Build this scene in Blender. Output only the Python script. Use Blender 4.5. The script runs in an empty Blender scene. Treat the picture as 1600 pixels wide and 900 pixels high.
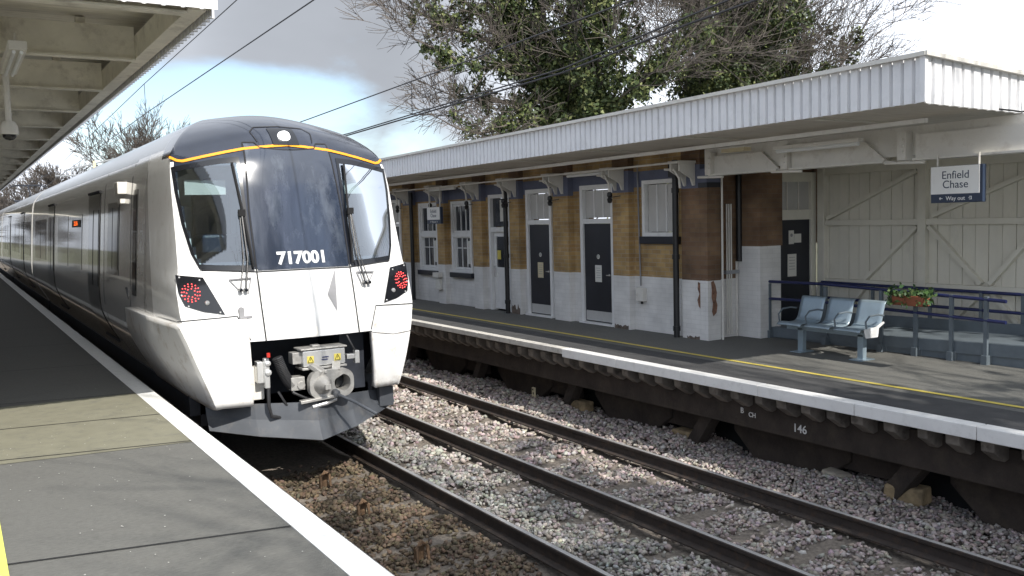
import bpy, math, random
import numpy as np
from mathutils import Vector, Matrix
R = math.radians
random.seed(7); rng = np.random.default_rng(7)
S = bpy.context.scene
COL = S.collection

# ------------------------------------------------------------------ camera
cam_d = bpy.data.cameras.new('camera'); cam = bpy.data.objects.new('camera', cam_d); COL.objects.link(cam)
cam_d.sensor_width = 36; cam_d.lens = 36*1420/1600; cam_d.clip_start = .05; cam_d.clip_end = 3000
psi, pit, rol = .5522166576523998, -.07591980, R(1.5)
fw = Vector((math.sin(psi)*math.cos(pit), math.cos(psi)*math.cos(pit), math.sin(pit)))
rt = Vector((math.cos(psi), -math.sin(psi), 0)); up = rt.cross(fw)
r2 = rt*math.cos(rol) - up*math.sin(rol); u2 = rt*math.sin(rol) + up*math.cos(rol)
M = Matrix((r2, u2, -fw)).transposed().to_4x4(); M.translation = (0, 0, 3.0)
cam.matrix_world = M; S.camera = cam
S.render.resolution_x = 1024; S.render.resolution_y = 576

# ------------------------------------------------------------------ sun, sky, exposure
SUN = Vector((.012, 1.0, -.93)).normalized()
sl = bpy.data.lights.new('sun', 'SUN'); sl.energy = 4.6; sl.angle = R(.53); sl.color = (1, .955, .88)
so = bpy.data.objects.new('sun', sl); COL.objects.link(so)
so.rotation_euler = SUN.to_track_quat('-Z', 'Y').to_euler(); so.location = (0, -20, 40)
S.view_settings.view_transform = 'Standard'; S.view_settings.look = 'None'
S.view_settings.exposure = .48; S.view_settings.gamma = 1; S.view_settings.use_curve_mapping = False
W = bpy.data.worlds.new('World'); S.world = W; W.use_nodes = True
nt = W.node_tree; N = nt.nodes; L = nt.links
for n in list(N): N.remove(n)
def wn(t, **k):
    n = N.new(t)
    for a, b in k.items(): setattr(n, a, b)
    return n
def wmath(op, a, b=None, c=None, clamp=False):
    n = N.new('ShaderNodeMath'); n.operation = op; n.use_clamp = clamp
    for i, v in enumerate((a, b, c)):
        if v is None: continue
        if isinstance(v, (int, float)): n.inputs[i].default_value = v
        else: L.new(v, n.inputs[i])
    return n.outputs[0]
sky = wn('ShaderNodeTexSky', sky_type='NISHITA'); sky.sun_disc = False
sky.sun_elevation = R(42.9); sky.sun_rotation = R(185.1); sky.air_density = 1.0; sky.dust_density = .8; sky.ozone_density = 1.2
tc = wn('ShaderNodeTexCoord')
def blob(d, inner, outer):                       # 1 inside a patch of sky round direction d, 0 outside
    n = N.new('ShaderNodeVectorMath'); n.operation = 'DOT_PRODUCT'; n.inputs[1].default_value = Vector(d).normalized()
    L.new(tc.outputs['Generated'], n.inputs[0])
    m = N.new('ShaderNodeMapRange'); m.interpolation_type = 'SMOOTHSTEP'
    m.inputs['From Min'].default_value = math.cos(R(outer)); m.inputs['From Max'].default_value = math.cos(R(inner))
    L.new(n.outputs['Value'], m.inputs['Value']); return m.outputs[0]
mp = wn('ShaderNodeMapping'); mp.inputs['Scale'].default_value = (1, 1, 2.4); L.new(tc.outputs['Generated'], mp.inputs['Vector'])
nz = wn('ShaderNodeTexNoise'); nz.inputs['Scale'].default_value = 4.6; nz.inputs['Detail'].default_value = 7; nz.inputs['Roughness'].default_value = .55; nz.inputs['Distortion'].default_value = .3
L.new(mp.outputs[0], nz.inputs['Vector'])
nz2 = wn('ShaderNodeTexNoise'); nz2.inputs['Scale'].default_value = 1.7; nz2.inputs['Detail'].default_value = 6
mp2 = wn('ShaderNodeMapping'); mp2.inputs['Location'].default_value = (3.1, 1.7, .4); mp2.inputs['Scale'].default_value = (1, 1, 2.0)
L.new(tc.outputs['Generated'], mp2.inputs['Vector']); L.new(mp2.outputs[0], nz2.inputs['Vector'])
DIR_BLUE = (0.21, 1.0, .19); DIR_BLUE2 = (.35, 1, .155); DIR_GREY = (.36, .91, .165); DIR_WHITE = (1.0, .75, .3)
def blobz(d, inner, outer, kz):                   # the same with heights stretched, for a wide low patch
    d = Vector((d[0], d[1], d[2]*kz)).normalized()
    m1 = wn('ShaderNodeMapping'); m1.inputs['Scale'].default_value = (1, 1, kz); L.new(tc.outputs['Generated'], m1.inputs['Vector'])
    nn = N.new('ShaderNodeVectorMath'); nn.operation = 'NORMALIZE'; L.new(m1.outputs[0], nn.inputs[0])
    n = N.new('ShaderNodeVectorMath'); n.operation = 'DOT_PRODUCT'; n.inputs[1].default_value = d; L.new(nn.outputs[0], n.inputs[0])
    m = N.new('ShaderNodeMapRange'); m.interpolation_type = 'SMOOTHSTEP'
    m.inputs['From Min'].default_value = math.cos(R(outer)); m.inputs['From Max'].default_value = math.cos(R(inner))
    L.new(n.outputs['Value'], m.inputs['Value']); return m.outputs[0]
gap = blobz((.25,.96,.098), 2.5, 12, 2.3)
for d_, o_, k_ in (((.43,.90,.06), 5, .5), ((-.5,.9,.5), 25, .7), ((-.8,-.2,.6), 35, .7), ((.3,-.9,.35), 22, .9)):
    gap = wmath('MAXIMUM', gap, wmath('MULTIPLY', blob(d_, 1, o_), k_))
cov = wmath('ADD', wmath('MULTIPLY', wmath('SUBTRACT', nz.outputs['Fac'], .5), 2.3), .94)
cov = wmath('SUBTRACT', cov, wmath('MULTIPLY', gap, 1.25))
mr = N.new('ShaderNodeMapRange'); mr.interpolation_type = 'SMOOTHSTEP'; mr.inputs['From Min'].default_value = .0; mr.inputs['From Max'].default_value = .75; mr.inputs['To Min'].default_value = .12
L.new(cov, mr.inputs['Value']); cover = mr.outputs[0]
g1 = blob(DIR_GREY, 1, 13); w1 = wmath('MAXIMUM', wmath('MAXIMUM', blob((.80,.57,.17), 5, 30), blob((.1,.993,.06), .5, 5)), blob((-.2,-.8,.5), 20, 90))
br = wmath('ADD', .66, wmath('MULTIPLY', wmath('SUBTRACT', nz2.outputs['Fac'], .5), .5))
br = wmath('SUBTRACT', br, wmath('MULTIPLY', wmath('MAXIMUM', g1, wmath('MULTIPLY', blob((.25,.94,.185), 1, 8), .6)), .29))
br = wmath('ADD', br, wmath('MULTIPLY', w1, .52))
cc = N.new('ShaderNodeCombineColor'); L.new(wmath('MULTIPLY', br, .925), cc.inputs[0]); L.new(wmath('MULTIPLY', br, .985), cc.inputs[1]); L.new(wmath('MULTIPLY', br, 1.09), cc.inputs[2])
bg1 = wn('ShaderNodeBackground'); bg1.inputs['Strength'].default_value = .145; L.new(sky.outputs[0], bg1.inputs['Color'])
bg2 = wn('ShaderNodeBackground'); bg2.inputs['Strength'].default_value = .92; L.new(cc.outputs[0], bg2.inputs['Color'])
mx = wn('ShaderNodeMixShader'); L.new(cover, mx.inputs[0]); L.new(bg1.outputs[0], mx.inputs[1]); L.new(bg2.outputs[0], mx.inputs[2])
wo = wn('ShaderNodeOutputWorld'); L.new(mx.outputs[0], wo.inputs['Surface'])

# ------------------------------------------------------------------ materials
def mat(name, col, rough=.6, metal=0, var=.12, scale=6, bump=0, bscale=40, spec=.5, coat=0, dirt=None, dscale=3, damt=.5, emit=None, estr=0, stretch=(1,1,1), hue2=None):
    m = bpy.data.materials.new(name); m.use_nodes = True
    t = m.node_tree; n = t.nodes; l = t.links; p = n['Principled BSDF']
    p.inputs['Roughness'].default_value = rough; p.inputs['Metallic'].default_value = metal
    p.inputs['Specular IOR Level'].default_value = spec; p.inputs['Coat Weight'].default_value = coat
    p.inputs['Coat Roughness'].default_value = .05
    co = n.new('ShaderNodeTexCoord'); ma = n.new('ShaderNodeMapping'); ma.inputs['Scale'].default_value = stretch
    l.new(co.outputs['Object'], ma.inputs['Vector'])
    no = n.new('ShaderNodeTexNoise'); no.inputs['Scale'].default_value = scale; no.inputs['Detail'].default_value = 6; no.inputs['Roughness'].default_value = .6
    l.new(ma.outputs[0], no.inputs['Vector'])
    mix = n.new('ShaderNodeMix'); mix.data_type = 'RGBA'
    a = tuple(max(0, c*(1-var)) for c in col); b = tuple(min(1, c*(1+var)) for c in (hue2 or col))
    mix.inputs[6].default_value = (*a, 1); mix.inputs[7].default_value = (*b, 1)
    rp = n.new('ShaderNodeMapRange'); rp.inputs['From Min'].default_value = .3; rp.inputs['From Max'].default_value = .7
    l.new(no.outputs['Fac'], rp.inputs['Value']); l.new(rp.outputs[0], mix.inputs[0])
    out = mix.outputs[2]
    if dirt:
        n2 = n.new('ShaderNodeTexNoise'); n2.inputs['Scale'].default_value = dscale; n2.inputs['Detail'].default_value = 9; n2.inputs['Roughness'].default_value = .7
        l.new(ma.outputs[0], n2.inputs['Vector'])
        r2_ = n.new('ShaderNodeMapRange'); r2_.inputs['From Min'].default_value = .52; r2_.inputs['From Max'].default_value = .72; r2_.inputs['To Max'].default_value = damt
        l.new(n2.outputs['Fac'], r2_.inputs['Value'])
        mx2 = n.new('ShaderNodeMix'); mx2.data_type = 'RGBA'; mx2.inputs[7].default_value = (*dirt, 1)
        l.new(out, mx2.inputs[6]); l.new(r2_.outputs[0], mx2.inputs[0]); out = mx2.outputs[2]
    l.new(out, p.inputs['Base Color'])
    if bump:
        n3 = n.new('ShaderNodeTexNoise'); n3.inputs['Scale'].default_value = bscale; n3.inputs['Detail'].default_value = 4
        l.new(ma.outputs[0], n3.inputs['Vector'])
        bu = n.new('ShaderNodeBump'); bu.inputs['Strength'].default_value = bump; bu.inputs['Distance'].default_value = .02
        l.new(n3.outputs['Fac'], bu.inputs['Height']); l.new(bu.outputs[0], p.inputs['Normal'])
    if emit: p.inputs['Emission Color'].default_value = (*emit, 1); p.inputs['Emission Strength'].default_value = estr
    return m
def brick_mat(name, c1, c2, mortar, bump=.5, lo=.6, hi=1.25):
    m = bpy.data.materials.new(name); m.use_nodes = True
    t = m.node_tree; n = t.nodes; l = t.links; p = n['Principled BSDF']; p.inputs['Roughness'].default_value = .85
    co = n.new('ShaderNodeTexCoord'); sp = n.new('ShaderNodeSeparateXYZ'); l.new(co.outputs['Object'], sp.inputs[0])
    ad = n.new('ShaderNodeMath'); ad.operation = 'ADD'; l.new(sp.outputs['X'], ad.inputs[0]); l.new(sp.outputs['Y'], ad.inputs[1])
    cb = n.new('ShaderNodeCombineXYZ'); l.new(ad.outputs[0], cb.inputs[0]); l.new(sp.outputs['Z'], cb.inputs[1])
    bt = n.new('ShaderNodeTexBrick'); l.new(cb.outputs[0], bt.inputs['Vector'])
    bt.inputs['Scale'].default_value = 1; bt.inputs['Brick Width'].default_value = .225; bt.inputs['Row Height'].default_value = .075
    bt.inputs['Mortar Size'].default_value = .005; bt.inputs['Mortar Smooth'].default_value = .3; bt.inputs['Bias'].default_value = -.1
    bt.inputs['Color1'].default_value = (*c1, 1); bt.inputs['Color2'].default_value = (*c2, 1); bt.inputs['Mortar'].default_value = (*mortar, 1)
    no = n.new('ShaderNodeTexNoise'); no.inputs['Scale'].default_value = 2.3; no.inputs['Detail'].default_value = 8; l.new(co.outputs['Object'], no.inputs['Vector'])
    mr_ = n.new('ShaderNodeMapRange'); mr_.inputs['From Min'].default_value = .3; mr_.inputs['From Max'].default_value = .7; mr_.inputs['To Min'].default_value = lo; mr_.inputs['To Max'].default_value = hi
    l.new(no.outputs['Fac'], mr_.inputs['Value'])
    mm = n.new('ShaderNodeVectorMath'); mm.operation = 'SCALE'; l.new(bt.outputs['Color'], mm.inputs[0]); l.new(mr_.outputs[0], mm.inputs['Scale'])
    l.new(mm.outputs[0], p.inputs['Base Color'])
    bu = n.new('ShaderNodeBump'); bu.inputs['Strength'].default_value = bump; bu.inputs['Distance'].default_value = .01; bu.invert = True
    l.new(bt.outputs['Fac'], bu.inputs['Height']); l.new(bu.outputs[0], p.inputs['Normal'])
    return m
def attr_mat(name, rough=.85, bump=0, spec=.3, trans=0):
    m = bpy.data.materials.new(name); m.use_nodes = True
    t = m.node_tree; n = t.nodes; l = t.links; p = n['Principled BSDF']; p.inputs['Roughness'].default_value = rough; p.inputs['Specular IOR Level'].default_value = spec
    a = n.new('ShaderNodeAttribute'); a.attribute_name = 'tint'; l.new(a.outputs['Color'], p.inputs['Base Color'])
    return m
def glass_mat(name, tint, alpha, rough=.03):
    m = bpy.data.materials.new(name); m.use_nodes = True
    t = m.node_tree; n = t.nodes; l = t.links; n.remove(n['Principled BSDF'])
    o = n['Material Output']; tr = n.new('ShaderNodeBsdfTransparent'); tr.inputs[0].default_value = (*tint, 1)
    gl = n.new('ShaderNodeBsdfGlossy'); gl.inputs['Roughness'].default_value = rough; gl.inputs[0].default_value = (.9, .95, 1, 1)
    fr = n.new('ShaderNodeFresnel'); fr.inputs[0].default_value = 1.5
    mu = n.new('ShaderNodeMath'); mu.operation = 'MULTIPLY_ADD'; mu.use_clamp = True; mu.inputs[1].default_value = 1; mu.inputs[2].default_value = alpha
    l.new(fr.outputs[0], mu.inputs[0]); mx_ = n.new('ShaderNodeMixShader'); l.new(mu.outputs[0], mx_.inputs[0]); l.new(tr.outputs[0], mx_.inputs[1]); l.new(gl.outputs[0], mx_.inputs[2])
    l.new(mx_.outputs[0], o.inputs['Surface']); return m

MT = dict(
 asphalt=mat('asphalt', (.132,.131,.120), .9, var=.16, scale=38, bump=.6, bscale=120, dirt=(.105,.102,.095), dscale=2.2, damt=.45, stretch=(.5,1.4,1)),
 asphalt_shade=mat('shaded_asphalt', (.055,.055,.056), .88, var=.2, scale=4, bump=.5, bscale=160),  # darker copy of the asphalt, with the edge shade put into its colour
 band=mat('pale_asphalt', (.195,.187,.135), .9, var=.09, scale=5, bump=.4, bscale=140, dirt=(.09,.09,.085), dscale=7, damt=.5),
 chip=mat('pale_chip', (.45,.44,.41), .8),
 wline=mat('white_edge_paint', (.80,.80,.78), .6, var=.04, scale=9, dirt=(.5,.49,.45), dscale=14, damt=.35),
 yline=mat('yellow_paint', (.62,.50,.10), .7, var=.15, scale=9, dirt=(.2,.18,.1), dscale=18, damt=.6),
 yline2=mat('bright_yellow_paint', (.72,.76,.14), .7, var=.08, scale=9),
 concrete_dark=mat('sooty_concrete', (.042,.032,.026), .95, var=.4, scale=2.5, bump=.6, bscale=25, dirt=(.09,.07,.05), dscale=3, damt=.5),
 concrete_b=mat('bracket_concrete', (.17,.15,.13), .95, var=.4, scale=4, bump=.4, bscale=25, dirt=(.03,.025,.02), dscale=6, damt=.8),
 coping=mat('cream_coping', (.50,.48,.44), .8, var=.12, scale=5, dirt=(.2,.18,.15), dscale=8, damt=.6),
 coping_new=mat('white_coping', (.72,.71,.69), .6, var=.05, scale=3, dirt=(.4,.38,.35), dscale=8, damt=.35),
 rail_top=mat('polished_rail', (.62,.61,.60), .35, metal=.55, var=.1),
 rail_side=mat('rusty_rail', (.032,.024,.020), .75, var=.3, scale=9, bump=.2, dirt=(.10,.055,.03), dscale=12, damt=.6),
 sleeper=mat('weathered_sleeper', (.27,.24,.20), .95, var=.25, scale=3, bump=.5, bscale=30, stretch=(1,6,1), dirt=(.07,.055,.04), dscale=5, damt=.7),
 clip=mat('rusty_clip', (.17,.105,.06), .8, var=.3, scale=20),
 ballast_bed=mat('ballast_bed', (.17,.145,.12), .95, var=.45, scale=22, bump=.8, bscale=18),
 earth=mat('earth', (.07,.07,.035), .95, var=.4, scale=.4),
 stone=mat('yellow_stone_block', (.28,.21,.12), .9, var=.35, scale=7, bump=.6, bscale=18, dirt=(.08,.06,.04), dscale=4, damt=.8),
 stonew=mat('pale_sack_stone', (.36,.32,.26), .9, var=.3, scale=7, bump=.6, bscale=10),
 brick=brick_mat('yellow_stock_brick', (.44,.295,.125), (.33,.21,.095), (.38,.32,.23)),
 brick_dk=brick_mat('brown_brick', (.20,.125,.07), (.15,.085,.05), (.16,.12,.09)),
 brick_w=brick_mat('white_painted_brick', (.74,.73,.71), (.70,.69,.67), (.66,.65,.63), bump=.35, lo=.82, hi=1.06),
 soot=mat('peeled_paint_soot', (.14,.11,.09), .9, var=.5, scale=14, bump=.5),
 peel=mat('exposed_brick_patch', (.22,.12,.08), .9, var=.6, scale=18, bump=.8, bscale=30),
 blue=mat('blue_painted_brick', (.125,.14,.205), .7, var=.1, scale=5, bump=.2, bscale=18),
 white=mat('white_gloss_paint', (.74,.74,.73), .45, var=.04, scale=4, dirt=(.45,.43,.4), dscale=9, damt=.3),
 offwhite=mat('off_white_paint', (.68,.66,.61), .6, var=.06, scale=3, dirt=(.3,.25,.2), dscale=6, damt=.4),
 soffit=mat('soffit_boards', (.64,.60,.54), .75, var=.08, scale=2, stretch=(1,8,1), dirt=(.3,.24,.19), dscale=2.5, damt=.4),
 corr=mat('corrugated_white_sheet', (.78,.78,.79), .42, metal=.0, var=.05, scale=2, dirt=(.5,.5,.5), dscale=5, damt=.3),
 cream=mat('cream_painted_timber', (.68,.655,.57), .65, var=.07, scale=3, dirt=(.33,.32,.28), dscale=3, damt=.4, stretch=(1,1,.4)),
 creamtrim=mat('cream_timber_brace', (.66,.635,.55), .6, var=.06, scale=4),
 canopyL=mat('grey_cream_joist_paint', (.72,.69,.60), .7, var=.12, scale=3, dirt=(.18,.15,.12), dscale=4, damt=.5),
 deckL=mat('canopy_roof_boards', (.66,.63,.55), .8, var=.14, scale=2.2, stretch=(1,9,1), dirt=(.15,.13,.11), dscale=3, damt=.5),
 navy=mat('navy_door_paint', (.016,.018,.026), .38, var=.2, scale=3),
 navyrail=mat('blue_handrail', (.016,.022,.085), .35, var=.1),
 greysteel=mat('blue_grey_steel', (.12,.145,.165), .5, var=.12, scale=5),
 seatblue=mat('pale_blue_seat_paint', (.27,.34,.39), .33, metal=.3, var=.06),
 black=mat('black_paint', (.012,.012,.013), .45, var=.2),
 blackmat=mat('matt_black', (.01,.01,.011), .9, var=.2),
 grey=mat('mid_grey', (.25,.25,.26), .55, var=.1),
 steelkick=mat('steel_kick_plate', (.58,.58,.57), .4, metal=.3, var=.06),
 frosted=mat('frosted_pane', (.50,.49,.47), .25, var=.12, scale=1.5),
 darkpane=mat('dark_pane', (.03,.035,.045), .06, var=.3, scale=1.2, spec=.8),
 paper=mat('paper_notice', (.66,.65,.6), .7, var=.04),
 cream_notice=mat('cream_notice', (.62,.54,.36), .7, var=.05),
 yellow=mat('yellow_label', (.62,.52,.10), .5, var=.05),
 signw=mat('white_sign', (.78,.78,.76), .4, var=.03),
 signnavy=mat('navy_sign', (.025,.04,.075), .4, var=.05),
 terracotta=mat('terracotta_trough', (.30,.10,.05), .7, var=.15),
 tube=mat('fluorescent_diffuser', (.72,.73,.72), .3, var=.03),
 # train
 tw=mat('white_train_paint', (.72,.72,.71), .22, var=.015, scale=2, coat=.6, dirt=(.50,.46,.40), dscale=7, damt=.4),
 tside=mat('silver_grey_train_paint', (.56,.555,.54), .22, metal=.2, var=.05, scale=1.5, coat=.8, dirt=(.33,.32,.30), dscale=2, damt=.4),
 tcowl=mat('dusty_white_cowl', (.76,.75,.73), .35, var=.03, scale=2, coat=.3, dirt=(.36,.28,.19), dscale=4.5, damt=.75),
 troof=mat('silver_roof', (.40,.43,.47), .3, metal=.3, var=.06, scale=1, coat=.3),
 tdark=mat('dark_blue_gloss', (.022,.028,.045), .09, var=.2, scale=2, coat=.7, dirt=(.07,.08,.10), dscale=2, damt=.6),
 tdoorglass=mat('dirty_blue_black_glass', (.022,.030,.050), .10, var=.25, scale=1.3, coat=1, spec=.9, dirt=(.12,.14,.17), dscale=2.2, damt=.6, stretch=(1.6,1,.5)),
 tblack=mat('black_frit', (.008,.009,.012), .15, var=.1, coat=.5),
 orange=mat('orange_stripe', (.85,.33,.015), .4, var=.04),
 seam=mat('seam_shadow_gap', (.02,.02,.022), .9, var=.1),
 glass=glass_mat('windscreen_glass', (.72,.85,.90), .20),
 tunder=mat('underframe_dark', (.02,.024,.034), .6, var=.3, scale=6),
 pilot=mat('grey_blue_deflector', (.075,.082,.094), .55, var=.12, scale=3, dirt=(.16,.15,.14), dscale=4, damt=.5),
 cast=mat('cast_coupler_steel', (.40,.39,.37), .45, metal=.4, var=.2, scale=9, dirt=(.15,.12,.1), dscale=12, damt=.5),
 alu=mat('bright_aluminium', (.75,.75,.74), .25, metal=.6, var=.06),
 rubber=mat('black_rubber', (.03,.03,.032), .35, var=.2),
 red=mat('red_knob', (.5,.03,.02), .4, var=.05),
 redled=mat('red_tail_led', (.7,.02,.02), .4, var=.05, emit=(1,.10,.10), estr=1.8),
 lampw=mat('lit_head_lamp', (.9,.9,.9), .3, var=.01, emit=(1,1,1), estr=2.0),
 lens=mat('clear_lens', (.45,.45,.45), .1, metal=.5, var=.05),
 orangeled=mat('orange_display', (.4,.06,.01), .5, var=.05, emit=(1,.16,.02), estr=1.0),
 teal=mat('teal_bulkhead', (.42,.56,.62), .5, var=.12, scale=3),
 insul=mat('cream_insulator', (.55,.42,.18), .5, var=.3, scale=8),
 wire=mat('wire_metal', (.05,.05,.055), .6, metal=.3, var=.1),
 galv=mat('galvanised_steel', (.30,.31,.32), .55, metal=.3, var=.1),
 bark=mat('grey_brown_bark', (.095,.082,.068), .95, var=.3, scale=5, bump=.5, bscale=12),
 twig=mat('brown_twig', (.085,.072,.062), .95, var=.3, scale=2),
 leaf=attr_mat('ivy_leaf', .55, spec=.35), stones=attr_mat('ballast_stone', .9),
 bldg=mat('rendered_wall', (.42,.38,.32), .85, var=.1, scale=2),
)

# ------------------------------------------------------------------ helpers
class MB:
    def __init__(s): s.v = []; s.f = []; s.m = []
    def add(s, vs, fs, mi=0):
        b = len(s.v); s.v += [tuple(p) for p in vs]; s.f += [tuple(b+i for i in f) for f in fs]; s.m += [mi]*len(fs); return s
    def box(s, x0, x1, y0, y1, z0, z1, mi=0):
        return s.add([(x0,y0,z0),(x1,y0,z0),(x1,y1,z0),(x0,y1,z0),(x0,y0,z1),(x1,y0,z1),(x1,y1,z1),(x0,y1,z1)],
                     [(0,3,2,1),(4,5,6,7),(0,1,5,4),(1,2,6,5),(2,3,7,6),(3,0,4,7)], mi)
    def bar(s, a, b, w, h, mi=0, upv=(0,0,1)):
        a = Vector(a); b = Vector(b); d = (b-a).normalized(); u = Vector(upv)
        if abs(d.dot(u)) > .98: u = Vector((1,0,0))
        x = d.cross(u).normalized()*w/2; y = x.cross(d).normalized()*h/2
        q = [a-x-y, a+x-y, a+x+y, a-x+y, b-x-y, b+x-y, b+x+y, b-x+y]
        return s.add(q, [(0,1,2,3),(4,7,6,5),(0,4,5,1),(1,5,6,2),(2,6,7,3),(3,7,4,0)], mi)
    def tube(s, pts, r, n=8, mi=0, caps=True):
        pts = [Vector(p) for p in pts]; rs = r if isinstance(r, (list, tuple)) else [r]*len(pts); b = len(s.v)
        prev = None
        for i, p in enumerate(pts):
            d = (pts[min(i+1, len(pts)-1)]-pts[max(i-1, 0)]).normalized()
            if prev is None: u = d.orthogonal().normalized()
            else:
                u = prev - d*prev.dot(d)
                u = u.normalized() if u.length > 1e-6 else d.orthogonal().normalized()
            prev = u; w = d.cross(u)
            for k in range(n):
                a = 2*math.pi*k/n; s.v.append(tuple(p + (u*math.cos(a)+w*math.sin(a))*rs[i]))
        for i in range(len(pts)-1):
            for k in range(n):
                k2 = (k+1) % n; s.f.append((b+i*n+k, b+i*n+k2, b+(i+1)*n+k2, b+(i+1)*n+k)); s.m.append(mi)
        if caps:
            s.f.append(tuple(b+k for k in range(n))[::-1]); s.m.append(mi)
            s.f.append(tuple(b+(len(pts)-1)*n+k for k in range(n))); s.m.append(mi)
        return s
    def prism(s, poly, axis, a, b, mi=0):            # poly in the two other axes, in order
        def P(q, t): return {'x': (t, q[0], q[1]), 'y': (q[0], t, q[1]), 'z': (q[0], q[1], t)}[axis]
        n = len(poly); vs = [P(q, a) for q in poly] + [P(q, b) for q in poly]
        fs = [tuple(range(n))[::-1], tuple(range(n, 2*n))] + [(i, (i+1) % n, n+(i+1) % n, n+i) for i in range(n)]
        return s.add(vs, fs, mi)
    def grid(s, fn, nu, nv, mi=0, keep=None):
        b = len(s.v)
        for j in range(nv+1):
            for i in range(nu+1): s.v.append(tuple(fn(i/nu, j/nv)))
        for j in range(nv):
            for i in range(nu):
                if keep and not keep((i+.5)/nu, (j+.5)/nv): continue
                q = b+j*(nu+1)+i; s.f.append((q, q+1, q+nu+2, q+nu+1)); s.m.append(mi)
        return s
    def lathe(s, c, prof, axis='z', n=20, mi=0):      # prof: (radius, height)
        c = Vector(c); b = len(s.v)
        for r, h in prof:
            for k in range(n):
                a = 2*math.pi*k/n; x, y = r*math.cos(a), r*math.sin(a)
                s.v.append(tuple(c + Vector({'z': (x,y,h), 'y': (x,h,y), 'x': (h,x,y)}[axis])))
        for i in range(len(prof)-1):
            for k in range(n):
                k2 = (k+1) % n; s.f.append((b+i*n+k, b+i*n+k2, b+(i+1)*n+k2, b+(i+1)*n+k)); s.m.append(mi)
        return s
    def build(s, name, mats, parent=None, smooth=False, bevel=0, recalc=True, sharp=40):
        me = bpy.data.meshes.new(name); me.from_pydata(s.v, [], s.f)
        if not isinstance(mats, (list, tuple)): mats = [mats]
        for m in mats: me.materials.append(MT[m] if isinstance(m, str) else m)
        if len(mats) > 1: me.polygons.foreach_set('material_index', s.m)
        if recalc:
            import bmesh
            bm = bmesh.new(); bm.from_mesh(me); bmesh.ops.recalc_face_normals(bm, faces=bm.faces); bm.to_mesh(me); bm.free()
        if smooth:
            me.polygons.foreach_set('use_smooth', [True]*len(me.polygons))
            if sharp < 179: me.set_sharp_from_angle(angle=R(sharp))
        me.update(); o = bpy.data.objects.new(name, me); COL.objects.link(o)
        if parent: o.parent = parent; o.matrix_parent_inverse = parent.matrix_world.inverted() if False else Matrix.Translation(-parent.location)
        if bevel:
            b = o.modifiers.new('edge', 'BEVEL'); b.width = bevel; b.segments = 2; b.limit_method = 'ANGLE'; b.angle_limit = R(40)
        return o
def tag(o, label, cat, group=None):
    o['label'] = label; o['category'] = cat
    if group: o['group'] = group
    return o
def struct(o): o['kind'] = 'structure'; return o
def thing(name, loc, label, cat, group=None):
    o = bpy.data.objects.new(name, None); COL.objects.link(o); o.location = loc; o.empty_display_size = .2
    return tag(o, label, cat, group)
def dup(o, delta, parent=None, mirror=None):
    c = o.copy(); COL.objects.link(c)
    if parent: c.parent = parent
    else: c.location = o.location + Vector(delta)
    for ch in list(o.children): dup(ch, (0,0,0), c)
    return c
def text_obj(name, txt, size, mtx, material, parent=None, bold=0, extr=.002, mapf=None, align='CENTER', space=1):
    cu = bpy.data.curves.new('t', 'FONT'); cu.body = txt; cu.size = size; cu.align_x = align; cu.align_y = 'CENTER'
    cu.offset = bold; cu.extrude = extr; cu.space_line = space; cu.resolution_u = 6
    to = bpy.data.objects.new('t', cu); COL.objects.link(to); bpy.context.view_layer.update()
    me = bpy.data.meshes.new_from_object(to.evaluated_get(bpy.context.evaluated_depsgraph_get()))
    bpy.data.objects.remove(to); bpy.data.curves.remove(cu)
    if mapf:
        for v in me.vertices: v.co = mapf(v.co)
    else: me.transform(mtx)
    me.name = name; me.materials.clear(); me.materials.append(MT[material])
    o = bpy.data.objects.new(name, me); COL.objects.link(o)
    if parent: o.parent = parent; o.matrix_parent_inverse = Matrix.Translation(-parent.location)
    return o
def face_mtx(loc, right, upv):                        # text plane: right, up in world
    r = Vector(right).normalized(); u = Vector(upv).normalized(); n = r.cross(u)
    m = Matrix((r, u, n)).transposed().to_4x4(); m.translation = loc; return m
FX = lambda loc: face_mtx(loc, (0,-1,0), (0,0,1))      # readable when looking towards +X

# ------------------------------------------------------------------ ground, trackbed, platforms
PZ = .95
g = MB(); g.box(-400, 500, -300, 900, -1.0, -.62); struct(g.build('ground', 'earth'))
def bedz(x, y):
    z = -.215 + .02*math.sin(x*3.1+y*1.7) + .015*math.sin(y*4.3+x*2)
    z -= .035
    if x > 7.9: z += .05*math.sin(y*2.1)*min(1, x-7.9)
    return z
g = MB(); g.grid(lambda u, v: (1.9+7.6*u, -12+112*v, bedz(1.9+7.6*u, -12+112*v)), 60, 400)
g.build('trackbed', 'ballast_bed', smooth=True)['kind'] = 'structure'

# left platform
g = MB(); g.box(-9, 1.86, -10, 85, -.55, PZ); g.box(1.86, 2.03, -10, 85, -.55, PZ-.14)
lp = struct(g.build('platform_left', 'asphalt'))
g = MB(); g.box(1.862, 2.07, -10, 85, PZ-.13, PZ+.004); struct(g.build('platform_edge_line', 'wline'))
g = MB(); g.add([(.0,9.15,PZ+.004),(1.86,8.93,PZ+.004),(1.86,12.05,PZ+.004),(-9,12.6,PZ+.004),(-9,10.2,PZ+.004)], [(0,1,2,3,4)])
struct(g.build('pale_surface_band', 'band'))
g = MB()
for (ya, yb) in ((6.62,5.95),(10.95,10.47),(3.6,3.0),(9.55,8.95),(12.6,12.03),(15.5,15.0),(18.6,18.1),(22,21.6)):
    g.add([(-3,ya+.35,PZ+.008),(1.855,yb,PZ+.008),(1.855,yb+.018,PZ+.008),(-3,ya+.368,PZ+.008)], [(0,1,2,3)])
struct(g.build('surface_joint', 'blackmat'))
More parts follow.
